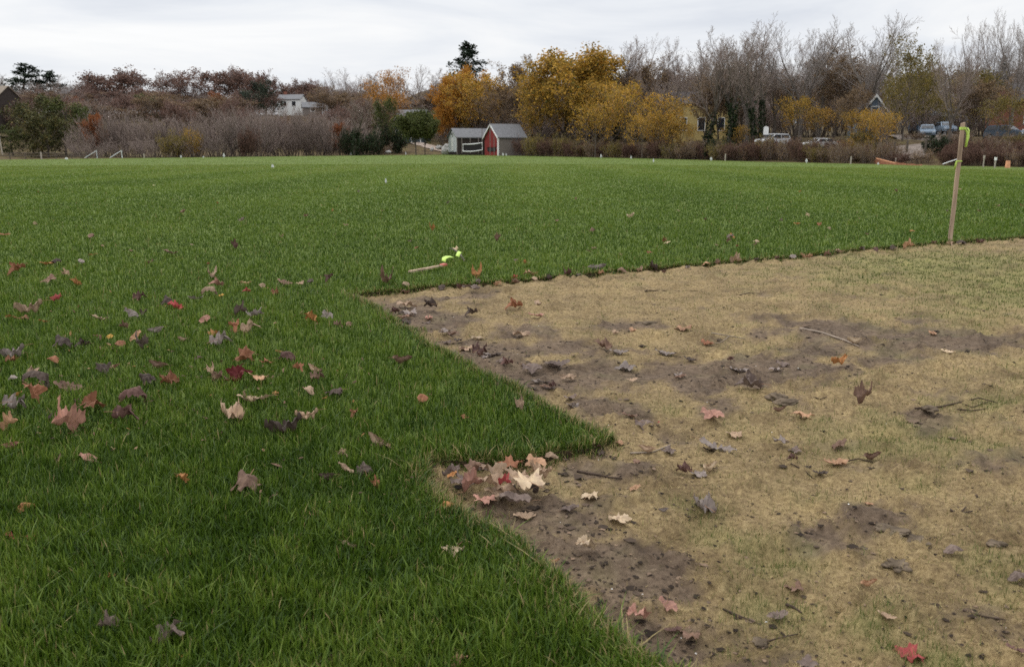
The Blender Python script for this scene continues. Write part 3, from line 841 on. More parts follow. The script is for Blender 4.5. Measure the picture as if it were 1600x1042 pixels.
def plant(kind, px, top, d, wpx, label, group=None, cat=None, base=None):
    pr = PROTO[kind]
    q = at(px, HOR, d); x, y = q[0], q[1]
    zb = tz(x, y) if base is None else at(px, base, d)[2]
    zt = at(px, top, d)[2]
    o = pr['root'] if not pr['used'] else copy_tree(pr['root'])
    pr['used'] = True
    s = (zt - zb) / pr['H']; w = wpx / (F / d) / pr['W']
    o.location = (float(x), float(y), zb); o.scale = (w, w, s); o.rotation_euler = (0, 0, RNG.uniform(0, 6.28) if kind not in ('ivy3',) else 0)
    for k in ('label', 'group', 'category'):
        if k in o: del o[k]
    tag(o, label, cat or pr['cat'], group)
    return o
FAR = 'pale leafless treetops on the far hill'
TREES = [
 # hill behind the pines and thicket
 ('bare4', 12, 112, 252, 52, 'pale leafless tree on the skyline above the dark shingled house', FAR),
 ('bare5', 92, 112, 256, 60, 'pale leafless tree on the skyline behind the spruce and hillside house', FAR),
 ('bare4', 268, 112, 262, 46, 'faint pale leafless tree in the skyline gap between two russet oaks', FAR),
 ('bare5', 128, 122, 248, 60, 'tan leafless tree on the skyline just before the russet oaks begin', FAR),
 ('spruce2', 44, 99, 236, 78, 'dark tiered spruce on the skyline nearest the dark shingled house'),
 ('spruce2', 89, 112, 240, 56, 'smaller dark spruce on the skyline above the grey hillside roof'),
 ('bare3', 70, 128, 225, 90, 'grey leafless tree with pale trunk between the two skyline spruces'),
 ('bare3', 30, 135, 222, 70, 'grey leafless tree low below the tiered skyline spruce'),
 ('russet3', 152, 126, 236, 44, 'low russet oak starting the oak group, dark green beneath'),
 ('russet1', 205, 107, 244, 104, 'broad russet oak with the highest dome of the first oak group'),
 ('russet2', 170, 142, 226, 80, 'russet oak standing lower in front of the first oak group'),
 ('russet2', 245, 138, 226, 60, 'russet oak beside the bright green pine on the hillside'),
 ('russet3', 300, 112, 244, 74, 'brown oak on the skyline just past the gap of pale branches'),
 ('russet2', 345, 107, 246, 90, 'brown oak in the middle of the long skyline oak group'),
 ('russet3', 388, 106, 244, 80, 'brown oak with the tallest crown in the long skyline group'),
 ('russet1', 420, 112, 240, 52, 'dark maroon oak rising behind the spreading green pine'),
 ('bare3', 320, 142, 222, 80, 'grey leafless tree below the long row of skyline oaks'),
 ('bare3', 270, 150, 215, 80, 'grey leafless tree beside the bright green pine on the hillside'),
 ('russet3', 372, 142, 222, 70, 'dull maroon oak below the skyline next to the small rust tree'),
 ('pine3', 236, 147, 205, 30, 'bright green pine alone among grey branches on the hillside'),
 ('rust', 344, 144, 208, 26, 'small bright rust tree among grey branches on the hillside'),
 ('pine1', 411, 124, 214, 60, 'spreading dark green pine beside the white hillside house'),
 ('brownleaf', 278, 150, 235, 70, 'dull brown tree in the dip between the two oak groups'),
 ('russet3', 290, 138, 240, 50, 'low brown oak closing the skyline dip'),
 ('bare3', 470, 122, 250, 50, 'leafless tree on the skyline above the white hillside house'),
 ('russet1', 487, 125, 238, 58, 'russet oak on the skyline behind the white hillside house'),
 ('russet3', 455, 132, 246, 40, 'brown oak right above the chimney of the white hillside house'),
 ('fan1', 546, 107, 215, 62, 'tall domed grey leafless tree standing free on the skyline'),
 ('bare4', 580, 122, 225, 44, 'pale slender leafless tree between the domed grey tree and orange maple'),
 ('bare3', 520, 138, 205, 60, 'brownish leafless tree before the domed grey skyline tree'),
 ('bare3', 524, 120, 222, 52, 'leafless tree just past the russet oak behind the white hillside house'),
 ('fan3', 566, 112, 232, 60, 'leafless tree behind the domed grey tree, slightly lower'),
 ('brownleaf', 540, 140, 198, 70, 'brown budded tree in the dip below the domed grey tree'),
 ('bare1', 600, 118, 236, 56, 'leafless tree right behind the tan orange skyline maple'),
 ('bare3', 104, 130, 200, 54, 'grey leafless tree screening the grey hillside roof'),
 ('rust', 128, 152, 205, 26, 'orange brown tree tucked beside the grey hillside roof'),
 # evergreens at the end of the field
 ('pine2', 52, 149, 150, 66, 'olive yellow pine standing below the dark shingled house'),
 ('pine3', 103, 154, 146, 62, 'dark green pine beside the olive yellow pine'),
 ('pine3', 20, 196, 144, 40, 'dark pine at the foot of the shingled house'),
 ('pine2', 75, 172, 140, 60, 'low olive pine between the two taller pines at field end'),
 # the hill woods in the middle
 ('orange2', 612, 108, 215, 66, 'tan orange maple on the skyline next to bare brownish tree'),
 ('fan3', 655, 106, 212, 66, 'leafless brownish tree on the skyline above the porch house'),
 ('bare4', 692, 108, 222, 50, 'thin leafless tree on the skyline before the great orange maple'),
 ('orange2', 606, 138, 190, 52, 'yellow orange tree below the skyline behind the dark conifer'),
 ('bare1', 640, 150, 195, 70, 'brownish leafless tree right behind the porch house'),
 ('bare3', 575, 150, 185, 60, 'leafless tree behind the thicket next to the dark conifer'),
 ('bare2', 676, 150, 205, 50, 'dark leafless tree between porch house and orange maple'),
 ('pine3', 606, 152, 158, 36, 'narrow ragged dark conifer by the drive, ivy shrub at its foot'),
 ('ivy2', 553, 150, 140, 44, 'leafless tree with ivy clad trunk in the thicket by the drive'),
 ('green1', 650, 172, 138, 40, 'small round green tree by the drive, leaning two stems'),
 ('green1', 664, 178, 142, 32, 'small round green tree by the drive, the straighter one behind'),
 ('orange1', 715, 106, 172, 72, 'orange maple glowing above the drive, beside the yellow one'),
 ('yellow2', 752, 112, 166, 82, 'golden maple whose stems rise behind the grey shed'),
 ('orange1', 692, 165, 168, 34, 'low orange bough tree next to the grey shed'),
 ('spruce1', 733, 69, 232, 104, 'tall dark spruce rising alone above the orange maples'),
 ('brownleaf', 803, 92, 172, 66, 'brown budded tree standing behind the red barn roof'),
 ('brownleaf', 780, 128, 158, 60, 'olive brown tree close behind the grey shed and barn'),
 ('yellow1', 878, 78, 142, 136, 'great golden maple beside the red barn, largest of all'),
 ('yellow2', 846, 120, 138, 60, 'golden maple bough tree overhanging the red barn side'),
 ('orange2', 922, 105, 150, 60, 'thin orange yellow maple behind the great golden maple'),
 ('fan2', 905, 72, 160, 60, 'leafless tree poking above the great golden maple'),
 ('ivy1', 962, 62, 142, 52, 'leafless tree whose upper trunk carries a dark ivy mass'),
 ('fan1', 990, 54, 150, 62, 'pale leafless tree behind the ivy topped trunk'),
 ('yellow2', 918, 112, 134, 76, 'golden maple merging into the far side of the great golden maple'),
 ('yellow2', 955, 128, 130, 70, 'thin golden maple between the great maple and ivy topped trunk'),
 ('yellow3', 930, 160, 116, 60, 'young golden tree at the field edge beside the great maple'),
 ('yellow3', 976, 126, 118, 74, 'young yellow green tree at the field edge with thin stems'),
 ('yellow3', 1028, 146, 112, 72, 'bright young yellow tree at the field edge before the yellow house'),
 ('brownleaf', 935, 120, 145, 70, 'brown budded tree right behind the young golden tree'),
 ('brownleaf', 1010, 92, 140, 74, 'brown budded tree above the young yellow trees'),
 # the tall row in front of the yellow house
 ('bare2', 1032, 82, 142, 70, 'leafless tree over the roof end of the yellow house'),
 ('fan3', 1070, 62, 136, 74, 'leafless tree over the middle of the yellow house roof'),
 ('bare1', 1100, 66, 132, 64, 'leafless tree just before the ivied trunks at the yellow house'),
 ('ivy3', 1095, 60, 108, 66, 'leaning ivied tree in front of the yellow house window'),
 ('ivy1', 1134, 48, 106, 62, 'thickest ivied trunk at the corner of the yellow house'),
 ('ivy2', 1150, 40, 110, 60, 'second ivied trunk past the yellow house corner'),
 ('fan1', 1166, 32, 112, 96, 'tall wide leafless tree above the ivied trunks'),
 ('ivy2', 1176, 52, 104, 52, 'slim ivied trunk close to the white rounded board'),
 ('ivy1', 1192, 50, 108, 48, 'ivied trunk right next to the white rounded board'),
 ('fan3', 1210, 66, 116, 76, 'leafless tree straight above the silver parked wagon'),
 ('fan2', 1248, 36, 112, 84, 'many stemmed leafless tree between the two silver parked cars'),
 ('multi', 1276, 44, 120, 60, 'slender leafless tree above the silver hatchback by the fence'),
 ('brownleaf', 1300, 78, 122, 84, 'rounded brownish tree behind the silver parked hatchback'),
 ('brownleaf', 1240, 110, 118, 70, 'brown twiggy tree behind the gap between the silver cars'),
 ('yellow3', 1242, 150, 106, 56, 'small yellow tree right behind the silver parked wagon'),
 ('yellow3', 1278, 168, 108, 44, 'small yellow green tree behind the silver parked hatchback'),
 ('fan2', 1355, 26, 106, 96, 'tallest leafless tree, beside the white trimmed gable'),
 ('brownleaf', 1330, 92, 112, 70, 'brown twiggy tree just before the white trimmed gable'),
 ('yellow3', 1372, 172, 92, 46, 'yellow green sapling below the white trimmed gable'),
 ('olive1', 1408, 54, 98, 92, 'tall olive brown tree with feathery top beside the dirt parking'),
 ('olive2', 1440, 110, 112, 80, 'olive brown tree behind the blue parked cars'),
 ('fan3', 1478, 60, 90, 70, 'leafless tree with pale trunk at the field edge behind the tall stake'),
 ('fan1', 1505, 34, 108, 66, 'leafless tree behind the pale trunk by the tall stake'),
 ('olive2', 1515, 112, 104, 80, 'olive brown tree above the dark red bank past the stake'),
 ('fan2', 1538, 26, 110, 46, 'slender leafless tree next to the dark skyline fir'),
 ('fan2', 1575, 18, 104, 66, 'white barked leafless tree forking high near the brick house'),
 ('bare4', 1612, 22, 106, 60, 'leafless tree beyond the brick house, cut by the picture edge'),
 ('spruce2', 1557, 88, 122, 34, 'dark fir between slender bare trunks near the brick house'),
 ('spruce1', 1604, 66, 116, 46, 'dark fir at the picture edge behind the white barked tree'),
 ('olive2', 1570, 150, 92, 76, 'rusty olive tree before the brick house'),
 ('brownleaf', 1535, 118, 100, 70, 'brown tree between the stake and the brick house'),
]
for t_ in TREES: plant(*t_)
for a in [('yellow3', 1340, 170, 97, 44, 'yellow green sapling before the eave side of the white trimmed gable'), ('brownleaf', 1330, 132, 99, 44, 'brown twiggy sapling screening the side of the white trimmed gable house'), ('yellow3', 1358, 178, 95, 40, 'low yellow sapling right under the window of the white trimmed gable'), ('thicket2', 1376, 160, 97, 34, 'brown sapling between the white trimmed gable and olive brown tree'), ('bush_olive', 1345, 200, 96, 44, 'olive shrub at the wall below the white trimmed gable')]: plant(*a)
# woods filling in behind, each its own tree
GA, GB = 'leafless trees deep in the hill wood', 'brown trees deep in the wood behind the houses'
k = 0
for px in range(-60, 620, 30):
    k += 1
    if 420 < px < 515: continue
    plant(['bare3', 'russet3', 'bare1', 'brownleaf'][k % 4], px + RNG.uniform(-8, 8), RNG.uniform(140, 158), RNG.uniform(205, 232), RNG.uniform(55, 80), 'dull brownish tree deep in the hill wood behind the thicket', GA)
for px in range(600, 1680, 36):
    k += 1
    top = np.interp(px, [600, 700, 800, 1000, 1200, 1650], [140, 135, 120, 110, 100, 95]) + RNG.uniform(-6, 10)
    plant(['brownleaf', 'bare1', 'bare2', 'brownleaf', 'olive2'][k % 5], px + RNG.uniform(-8, 8), top, np.interp(px, [600, 800, 1000, 1650], [215, 190, 165, 140]) + RNG.uniform(-6, 6), RNG.uniform(60, 90), 'dull brown tree deep in the wood behind the houses', GB)
for px in range(-80, 610, 21):
    k += 1
    plant(['russet3', 'bare3', 'brownleaf', 'russet3'][k % 4], px + RNG.uniform(-8, 8), RNG.uniform(146, 166) + (34 if 412 < px < 525 or 85 < px < 125 else 0), RNG.uniform(172, 200), RNG.uniform(55, 75), 'dull brownish sapling on the slope between thicket and skyline oaks', 'saplings on the slope behind the thicket', 'tree')
for px in range(-80, 600, 26):
    k += 1
    plant(['russet3', 'brownleaf', 'thicket1'][k % 3], px + RNG.uniform(-8, 8), RNG.uniform(134, 152), RNG.uniform(252, 268), RNG.uniform(60, 80), 'dull tree right behind the skyline oaks of the far hill', 'trees behind the skyline oaks', 'tree')
for px, top, d in [(1012, 112, 118), (1040, 128, 116), (1052, 112, 118), (1098, 118, 118), (1122, 100, 120), (1142, 110, 116), (1160, 120, 118)]:
    plant(['bare2', 'thicket1', 'brownleaf', 'multi'][int(px) % 4], px, top, d, RNG.uniform(40, 54), 'brown sapling right in front of the yellow house wall', 'saplings in front of the yellow house', 'tree')
for px, top, w in [(1003, 178, 44), (1048, 182, 40), (1062, 190, 40), (1036, 172, 40), (1150, 196, 40)]:
    plant('yellow3', px, top, 109, w, 'low yellow sapling between the hedge and the yellow house', 'low yellow saplings before the yellow house', 'tree')
GC = 'leafless saplings filling the wood behind the field'
for px in range(690, 1680, 24):
    for r_ in (0, 1):
        k += 1
        top = np.interp(px, [600, 700, 800, 1000, 1200, 1650], [168, 160, 150, 130, 118, 112]) + RNG.uniform(-6, 14) + (0, 28)[r_]
        dd_ = np.interp(px, [600, 800, 1000, 1650], [200, 178, 150, 126]) + RNG.uniform(-5, 5) - (0, 10)[r_]
        plant(['thicket1', 'thicket2', 'thicket4', 'thicket3', 'olive2'][k % 5], px + RNG.uniform(-8, 8), top, dd_, RNG.uniform(55, 80), 'brown sapling in the dense undergrowth filling the wood behind the field', GC, 'tree')
# the grey thicket along the far end of the field
GT_ = 'leafless shrubs of the grey thicket at the field end'
TH_ = [(128, 205, 46), (152, 186, 56), (178, 170, 62), (205, 168, 60), (232, 186, 54), (258, 182, 58), (286, 190, 60), (312, 182, 62), (338, 172, 66), (362, 166, 64), (388, 172, 60), (408, 168, 60), (438, 169, 60), (464, 171, 62), (490, 170, 60), (514, 170, 56), (536, 182, 50), (572, 190, 40), (140, 222, 40), (196, 214, 50), (244, 216, 46), (300, 214, 50), (352, 210, 54), (404, 210, 50), (452, 208, 54), (500, 212, 50)]
for i, (px, top, w) in enumerate(TH_):
    d = float(edge_d(px)) + RNG.uniform(4, 16) - (2 if i > 17 else 0)
    plant('thicket%d' % (i % 4 + 1), px, top, d, w * 1.25, 'grey brown leafless shrub in the dense thicket along the field end', GT_)
UND = [('bush_olive', 268, 204, 4, 40, 'olive leafed shrub in the thicket near a white field marker'), ('bush_yellow', 300, 200, 5, 30, 'thin yellow shrub in the middle of the grey thicket'), ('rust', 532, 192, 10, 26, 'orange brown small tree in the thicket by the ivied trunk'),
 ('rust', 152, 178, 14, 30, 'tan orange small tree where pines meet the grey thicket'), ('bush_red', 392, 198, 2, 40, 'dark maroon shrub at the front of the grey thicket'), ('bush_dark', 572, 206, 3, 50, 'dark evergreen shrub at the foot of the ivied trunk'),
 ('bush_dark', 548, 200, 5, 30, 'dark evergreen shrub climbing beside the ivied trunk'), ('bush_dark', 608, 196, 12, 46, 'dark evergreen shrub at the foot of the ragged conifer'), ('bush_brown', 598, 222, 6, 30, 'low brown shrub beside the drive under the ragged conifer')]
for kd, px, top, e, w, lb in UND: plant(kd, px, top, float(edge_d(px)) + e, w, lb)
GH = 'brown shrubs of the hedge between barn and yellow house'
for i, px in enumerate(range(806, 1000, 14)):
    plant(['bush_brown', 'bush_red', 'bush_olive'][i % 3], px + RNG.uniform(-3, 3), RNG.uniform(208, 218) if px < 880 else RNG.uniform(214, 226), float(edge_d(px)) + RNG.uniform(1.5, 6), RNG.uniform(30, 42), 'brown shrub in the low hedge between the red barn and yellow house', GH)
GR = 'brown shrubs of the long hedge below the parked cars'
for i, px in enumerate(range(1000, 1400, 15)):
    plant(['bush_red', 'bush_brown', 'bush_red', 'bush_olive', 'bush_brown'][i % 5], px + RNG.uniform(-4, 4), RNG.uniform(218, 230) - (7 if 1180 < px < 1245 else 3 if px < 1320 else 0), float(edge_d(px)) + RNG.uniform(1, 5), RNG.uniform(34, 46), 'brown shrub in the long hedge below the parked cars and yellow house', GR)
GQ = 'dark red shrubs on the bank past the stake'
for i, px in enumerate(range(1490, 1700, 13)):
    for r_ in (0, 1):
        plant(['bush_red', 'bush_red', 'bush_brown'][(i + r_) % 3], px + RNG.uniform(-4, 4) + r_ * 6, (RNG.uniform(226, 234), RNG.uniform(216, 224))[r_], float(edge_d(px)) + RNG.uniform(1.5, 3) + r_ * 4, RNG.uniform(34, 46), 'dark red shrub on the bank past the tall stake', GQ)
for kd, px, top, e, w, lb in [('bush_olive', 1278, 226, 2, 34, 'olive shrub standing in the hedge under the silver hatchback'), ('bush_yellow', 1180, 226, 4, 34, 'yellowish shrub in the hedge next to the silver wagon'), ('bush_dark', 1462, 212, 8, 34, 'dark green shrub beside the blue cars and pale trunk'),
   ('bush_brown', 1424, 206, 20, 34, 'brown shrub beside the hidden blue car'), ('bush_brown', 1492, 204, 14, 40, 'brown shrub hiding the second light blue car'), ('bush_brown', 1560, 206, 12, 40, 'brown shrub before the grey blue car by the brick house'), ('bush_olive', 1590, 208, 12, 40, 'olive shrub before the brick house'), ('bush_brown', 1440, 232, 3, 40, 'brown shrub on the bank below the dirt parking'), ('bush_red', 1405, 238, 2, 36, 'red brown shrub behind the orange netting'), ('bush_yellow', 1340, 214, 8, 40, 'yellowish shrub before the white trimmed gable'), ('bush_olive', 1360, 222, 4, 40, 'olive shrub at the foot of the olive brown tree'), ('bush_dark', 1120, 218, 4, 34, 'dark evergreen shrub at the foot of the ivied trunks')]:
    plant(kd, px, top, float(edge_d(px)) + e, w, lb)
for kd in list(PROTO):
    if not PROTO[kd]['used']:
        r0 = PROTO[kd]['root']
        for ch in list(r0.children): bpy.data.objects.remove(ch)
        bpy.data.objects.remove(r0)
# ------------------------------------------------------------------ buildings
SHINGLE = simple('grey_shingle', (.165, .142, .128), .9, .3, 9, bump=.3, stretch=(1, 1, 4), spec=.1)
DARKSH = simple('dark_shingle', (.045, .036, .032), .9, .3, 6, spec=.1)
ROOFG = simple('roof_grey', (.155, .155, .16), .85, .22, 4, spec=.15)
ROOFB = simple('roof_brown', (.20, .165, .13), .85, .2, 4, spec=.15)
ROOFD = simple('roof_dark', (.075, .068, .068), .85, .25, 4, spec=.15)
RED = simple('barn_red', (.19, .028, .025), .8, .22, 3, spec=.2)
WHITE = simple('white_paint', (.68, .68, .66), .6, .06, 4)
OFFW = simple('pale_siding', (.50, .52, .53), .7, .08, 4)
BLUE = simple('blue_siding', (.13, .17, .22), .8, .12, 4)
YELS = simple('yellow_siding', (.42, .32, .13), .8, .10, 4)
BRICK = simple('brick_red', (.20, .085, .060), .9, .3, 8, spec=.1)
GLASS = simple('window_glass', (.020, .022, .026), .12, .1, 2, spec=.6)
DARKW = simple('dark_opening', (.022, .020, .020), .9, .2, 3)
WOODP = simple('weathered_post', (.10, .082, .065), .9, .3, 6)
ROCK = simple('field_stone', (.34, .33, .31), .9, .25, 4, bump=.5)

def house(name, label, px, base, d, yaw, L, Wd, eave, ridge, wall, roof, front=None, windows=(), door=None, chimney=None, trim=None, cat='house', over=.25, ridge_off=0.0, sink=1.5):
    """gabled building; x runs along the ridge, the -y wall faces the camera when yaw is 0; windows: (side, along, sill, width, height)"""
    p = at(px, base, d)
    root = empty(name, p, yaw); tag(root, label, cat)
    mb = MB(); mb.prism([(-Wd/2, -sink), (Wd/2, -sink), (Wd/2, eave), (ridge_off, ridge), (-Wd/2, eave)], -L/2, L/2, 'x')
    mb.build('wall', wall, root)
    sl = MB()
    for sgn in (-1, 1):
        y0 = sgn * Wd/2; run = abs(y0 - ridge_off); k = (ridge - eave) / run
        ye = y0 + sgn * over; ze = eave - k * over; t = .14
        poly = [(ye, ze + .03), (ridge_off, ridge + .03), (ridge_off, ridge + .03 + t), (ye, ze + .03 + t)]
        sl.prism(poly, -L/2 - over, L/2 + over, 'x')
    ro = sl.build('roof', roof, root)
    if chimney:
        cx, ch = chimney
        MB().box((cx, ridge_off + .3, ridge + ch/2 - .3), (.7, .7, ch + .6)).build('chimney', BRICK, ro)
    if front is not None:
        MB().prism([(-Wd/2 + .02, 0), (Wd/2 - .02, 0), (Wd/2 - .02, eave - .05), (ridge_off, ridge - .10), (-Wd/2 + .02, eave - .05)], -L/2 - .03, -L/2 + .02, 'x').build('gable_wall', front, root)
    def on(side, a, z, w, h, t, off):
        if side == 'front': return (a, -Wd/2 - off, z + h/2), (w, t, h)
        return (-L/2 - off - .03, a, z + h/2), (t, w, h)
    for side, a, z, w, h in windows:
        c, s_ = on(side, a, z, w + .22, h + .22, .10, .02)
        c = (c[0], c[1], z + h/2)
        fr = MB().box(c, s_).build('window', trim or WHITE, root)
        c, s_ = on(side, a, z, w, h, .06, .06)
        MB().box(c, s_).build('pane', GLASS, fr)
    if door:
        side, a, w, h, mat = door
        c, s_ = on(side, a, 0, w, h, .12, .03)
        MB().box(c, s_).build('door', mat, root)
    return root

# red barn beside the field
B = house('red_barn', 'red gabled barn with grey roof and white corner trim at the field edge', 789, 244, 136, math.radians(28), 4.8, 4.8, 2.9, 4.8, SHINGLE, ROOFG, front=RED, cat='barn')
t = MB()
t.box((-2.46, -2.42, 1.4), (.20, .22, 3.0)); t.build('corner_trim', WHITE, B)
t = MB()
for s_ in (-1, 1):
    t.prism([(s_*2.62, 2.60), (s_*2.62, 2.86), (0, 4.94), (0, 4.68)], -2.72, -2.64, 'x')
t.build('rake_trim', WHITE, B)
MB().box((-2.47, -.2, 1.0), (.08, 2.9, .55)).build('lower_opening', DARKW, B)
MB().box((-2.50, -.2, 1.45), (.10, 3.3, .16)).build('rail', RED, B)
# grey shed with a white gable end and an open side
SHD = house('grey_shed', 'long low grey shed with white gable end and open dark side', 737, 237.5, 141, math.radians(24), 6.6, 4.0, 2.3, 3.6, DARKSH, ROOFG, front=OFFW, cat='shed')
MB().box((-3.38, 0, 1.15), (.08, .9, 1.9)).build('door', WHITE, SHD)
f_ = MB().box((-3.38, 0, 2.85), (.08, .7, .6)).build('window', WHITE, SHD); MB().box((-3.42, 0, 2.85), (.06, .5, .4)).build('pane', GLASS, f_)
for k in range(5): MB().box((-2.6 + k * 1.45, -2.3, 1.0), (.14, .14, 2.5)).build('post', SHINGLE, SHD)
# white framed net
fp = at(738.5, 238, 126)
R_ = empty('net_frame', fp, math.radians(6)); tag(R_, 'white rectangular frame with dark net hung between posts before the red barn', 'net frame')
pts = [(-1.42, 0, .12), (-.7, 0, .10), (0, 0, .12), (.7, 0, .20), (1.42, 0, .34), (1.42, 0, 1.36), (.7, 0, 1.24), (0, 0, 1.16), (-.7, 0, 1.13), (-1.42, 0, 1.14), (-1.42, 0, .12)]
MB().tube(pts, .085, 6).build('frame', WHITE, R_)
MB().add([(x, .02, z) for x, y, z in pts[:-1]], [tuple(range(10))]).add([(x, .05, z) for x, y, z in pts[:-1]], [tuple(reversed(range(10)))]).build('net', DARKW, R_)
for x, h_ in ((-2.3, 2.2), (1.42, 3.4), (2.6, 4.4), (3.2, 2.4)): MB().tube([(x, .1, -.4), (x, .1, h_)], .05, 6).build('post', SHINGLE, R_)
# houses
house('white_house', 'white hillside house with grey roof and two dark window pairs', 457, 172.5, 226, math.radians(-8), 6.2, 4.6, 2.6, 3.8, WHITE, ROOFG, windows=[('front', -1.9, 1.0, .7, 1.1), ('front', -1.0, 1.0, .7, 1.1), ('front', 1.4, 1.0, 1.0, 1.1)], chimney=(-1.8, .9))
house('grey_house', 'low pale roofed house just below the white hillside house', 488, 177, 218, math.radians(16), 4.6, 4.0, 1.3, 2.5, SHINGLE, ROOFG, windows=[('front', 0, .3, .8, .7)])
house('hillside_house', 'grey roofed house with white eave half hidden by the skyline spruces', 108, 168, 226, math.radians(-38), 5.2, 4.2, 2.6, 4.4, SHINGLE, ROOFG, windows=[('front', .6, 1.2, .8, 1.0)])
dk = house('shingled_house', 'dark shingled house with tan roof standing over the pines', -6, 196, 172, math.radians(-10), 7.2, 6.0, 5.3, 7.4, DARKSH, ROOFB, windows=[('front', 1.2, 3.6, .7, 1.1), ('front', 2.1, 3.6, .7, 1.1), ('front', -.4, 3.6, .9, 1.1), ('front', 1.6, 1.0, .8, 1.1)])
ph_ = house('porch_house', 'blue grey house with white porch above the drive', 646, 214, 182, math.radians(-14), 6.2, 5.0, 3.6, 5.4, BLUE, ROOFG, windows=[('front', -1.8, 1.5, .8, 1.3), ('front', 0, 1.5, .8, 1.3), ('front', 1.8, 1.5, .8, 1.3)])
pr = MB()
for k in range(11): pr.box((-3 + k * .6, -3.9, 1.25), (.22, .06, .7))
pr.box((0, -3.9, 1.62), (6.2, .1, .12)); pr.box((0, -3.9, .9), (6.2, .1, .1)); pr.build('railing', WHITE, ph_)
for k in range(4): MB().box((-3 + k * 2.0, -3.86, 1.0), (.18, .18, 4.6)).build('post', WHITE, ph_)
MB().box((0, -3.2, .72), (6.4, 1.6, .16)).build('porch_floor', OFFW, ph_)
MB().box((0, -3.3, 3.35), (6.6, 1.8, .16), rx=.16).build('porch_roof', ROOFG, ph_)
house('yellow_house', 'yellow house with dark roof behind the row of ivied trunks', 1092, 224, 134, math.radians(5), 9.4, 6.0, 5.8, 7.6, YELS, ROOFD, windows=[('front', -3.5, 1.9, .9, 1.8), ('front', -.7, 1.9, 1.0, 1.8), ('front', 2.4, 1.9, .9, 1.8)], chimney=(2, .8))
GB_ = house('gabled_house', 'grey house showing a white trimmed gable among leafless trees', 1354, 224, 103.5, math.radians(80), 5.5, 3.6, 2.9, 5.4, BLUE, ROOFD, front=BLUE, windows=[('gable', 0, 3.2, .7, .9), ('gable', 0, 1.0, 1.0, 1.2)])
t = MB()
for s_ in (-1, 1): t.prism([(s_*2.02, 2.62), (s_*2.02, 2.92), (0, 5.56), (0, 5.24)], -3.10, -3.02, 'x')
t.build('rake_trim', WHITE, GB_)
house('brick_house', 'brick house with grey roof at the picture edge past the stake', 1606, 224, 112, math.radians(4), 8.5, 6, 5.2, 7.4, BRICK, ROOFD, windows=[('front', -2.6, 2.4, .8, 1.5), ('front', -.6, 2.4, .8, 1.5), ('front', -2.6, .2, .8, 1.4)])
house('white_porch', 'small white columned porch behind the blue parked cars', 1468, 212, 126, math.radians(5), 5, 3.6, 2.6, 3.6, OFFW, ROOFG, windows=[('front', -1.2, .8, .8, 1.2), ('front', 1.2, .8, .8, 1.2)])

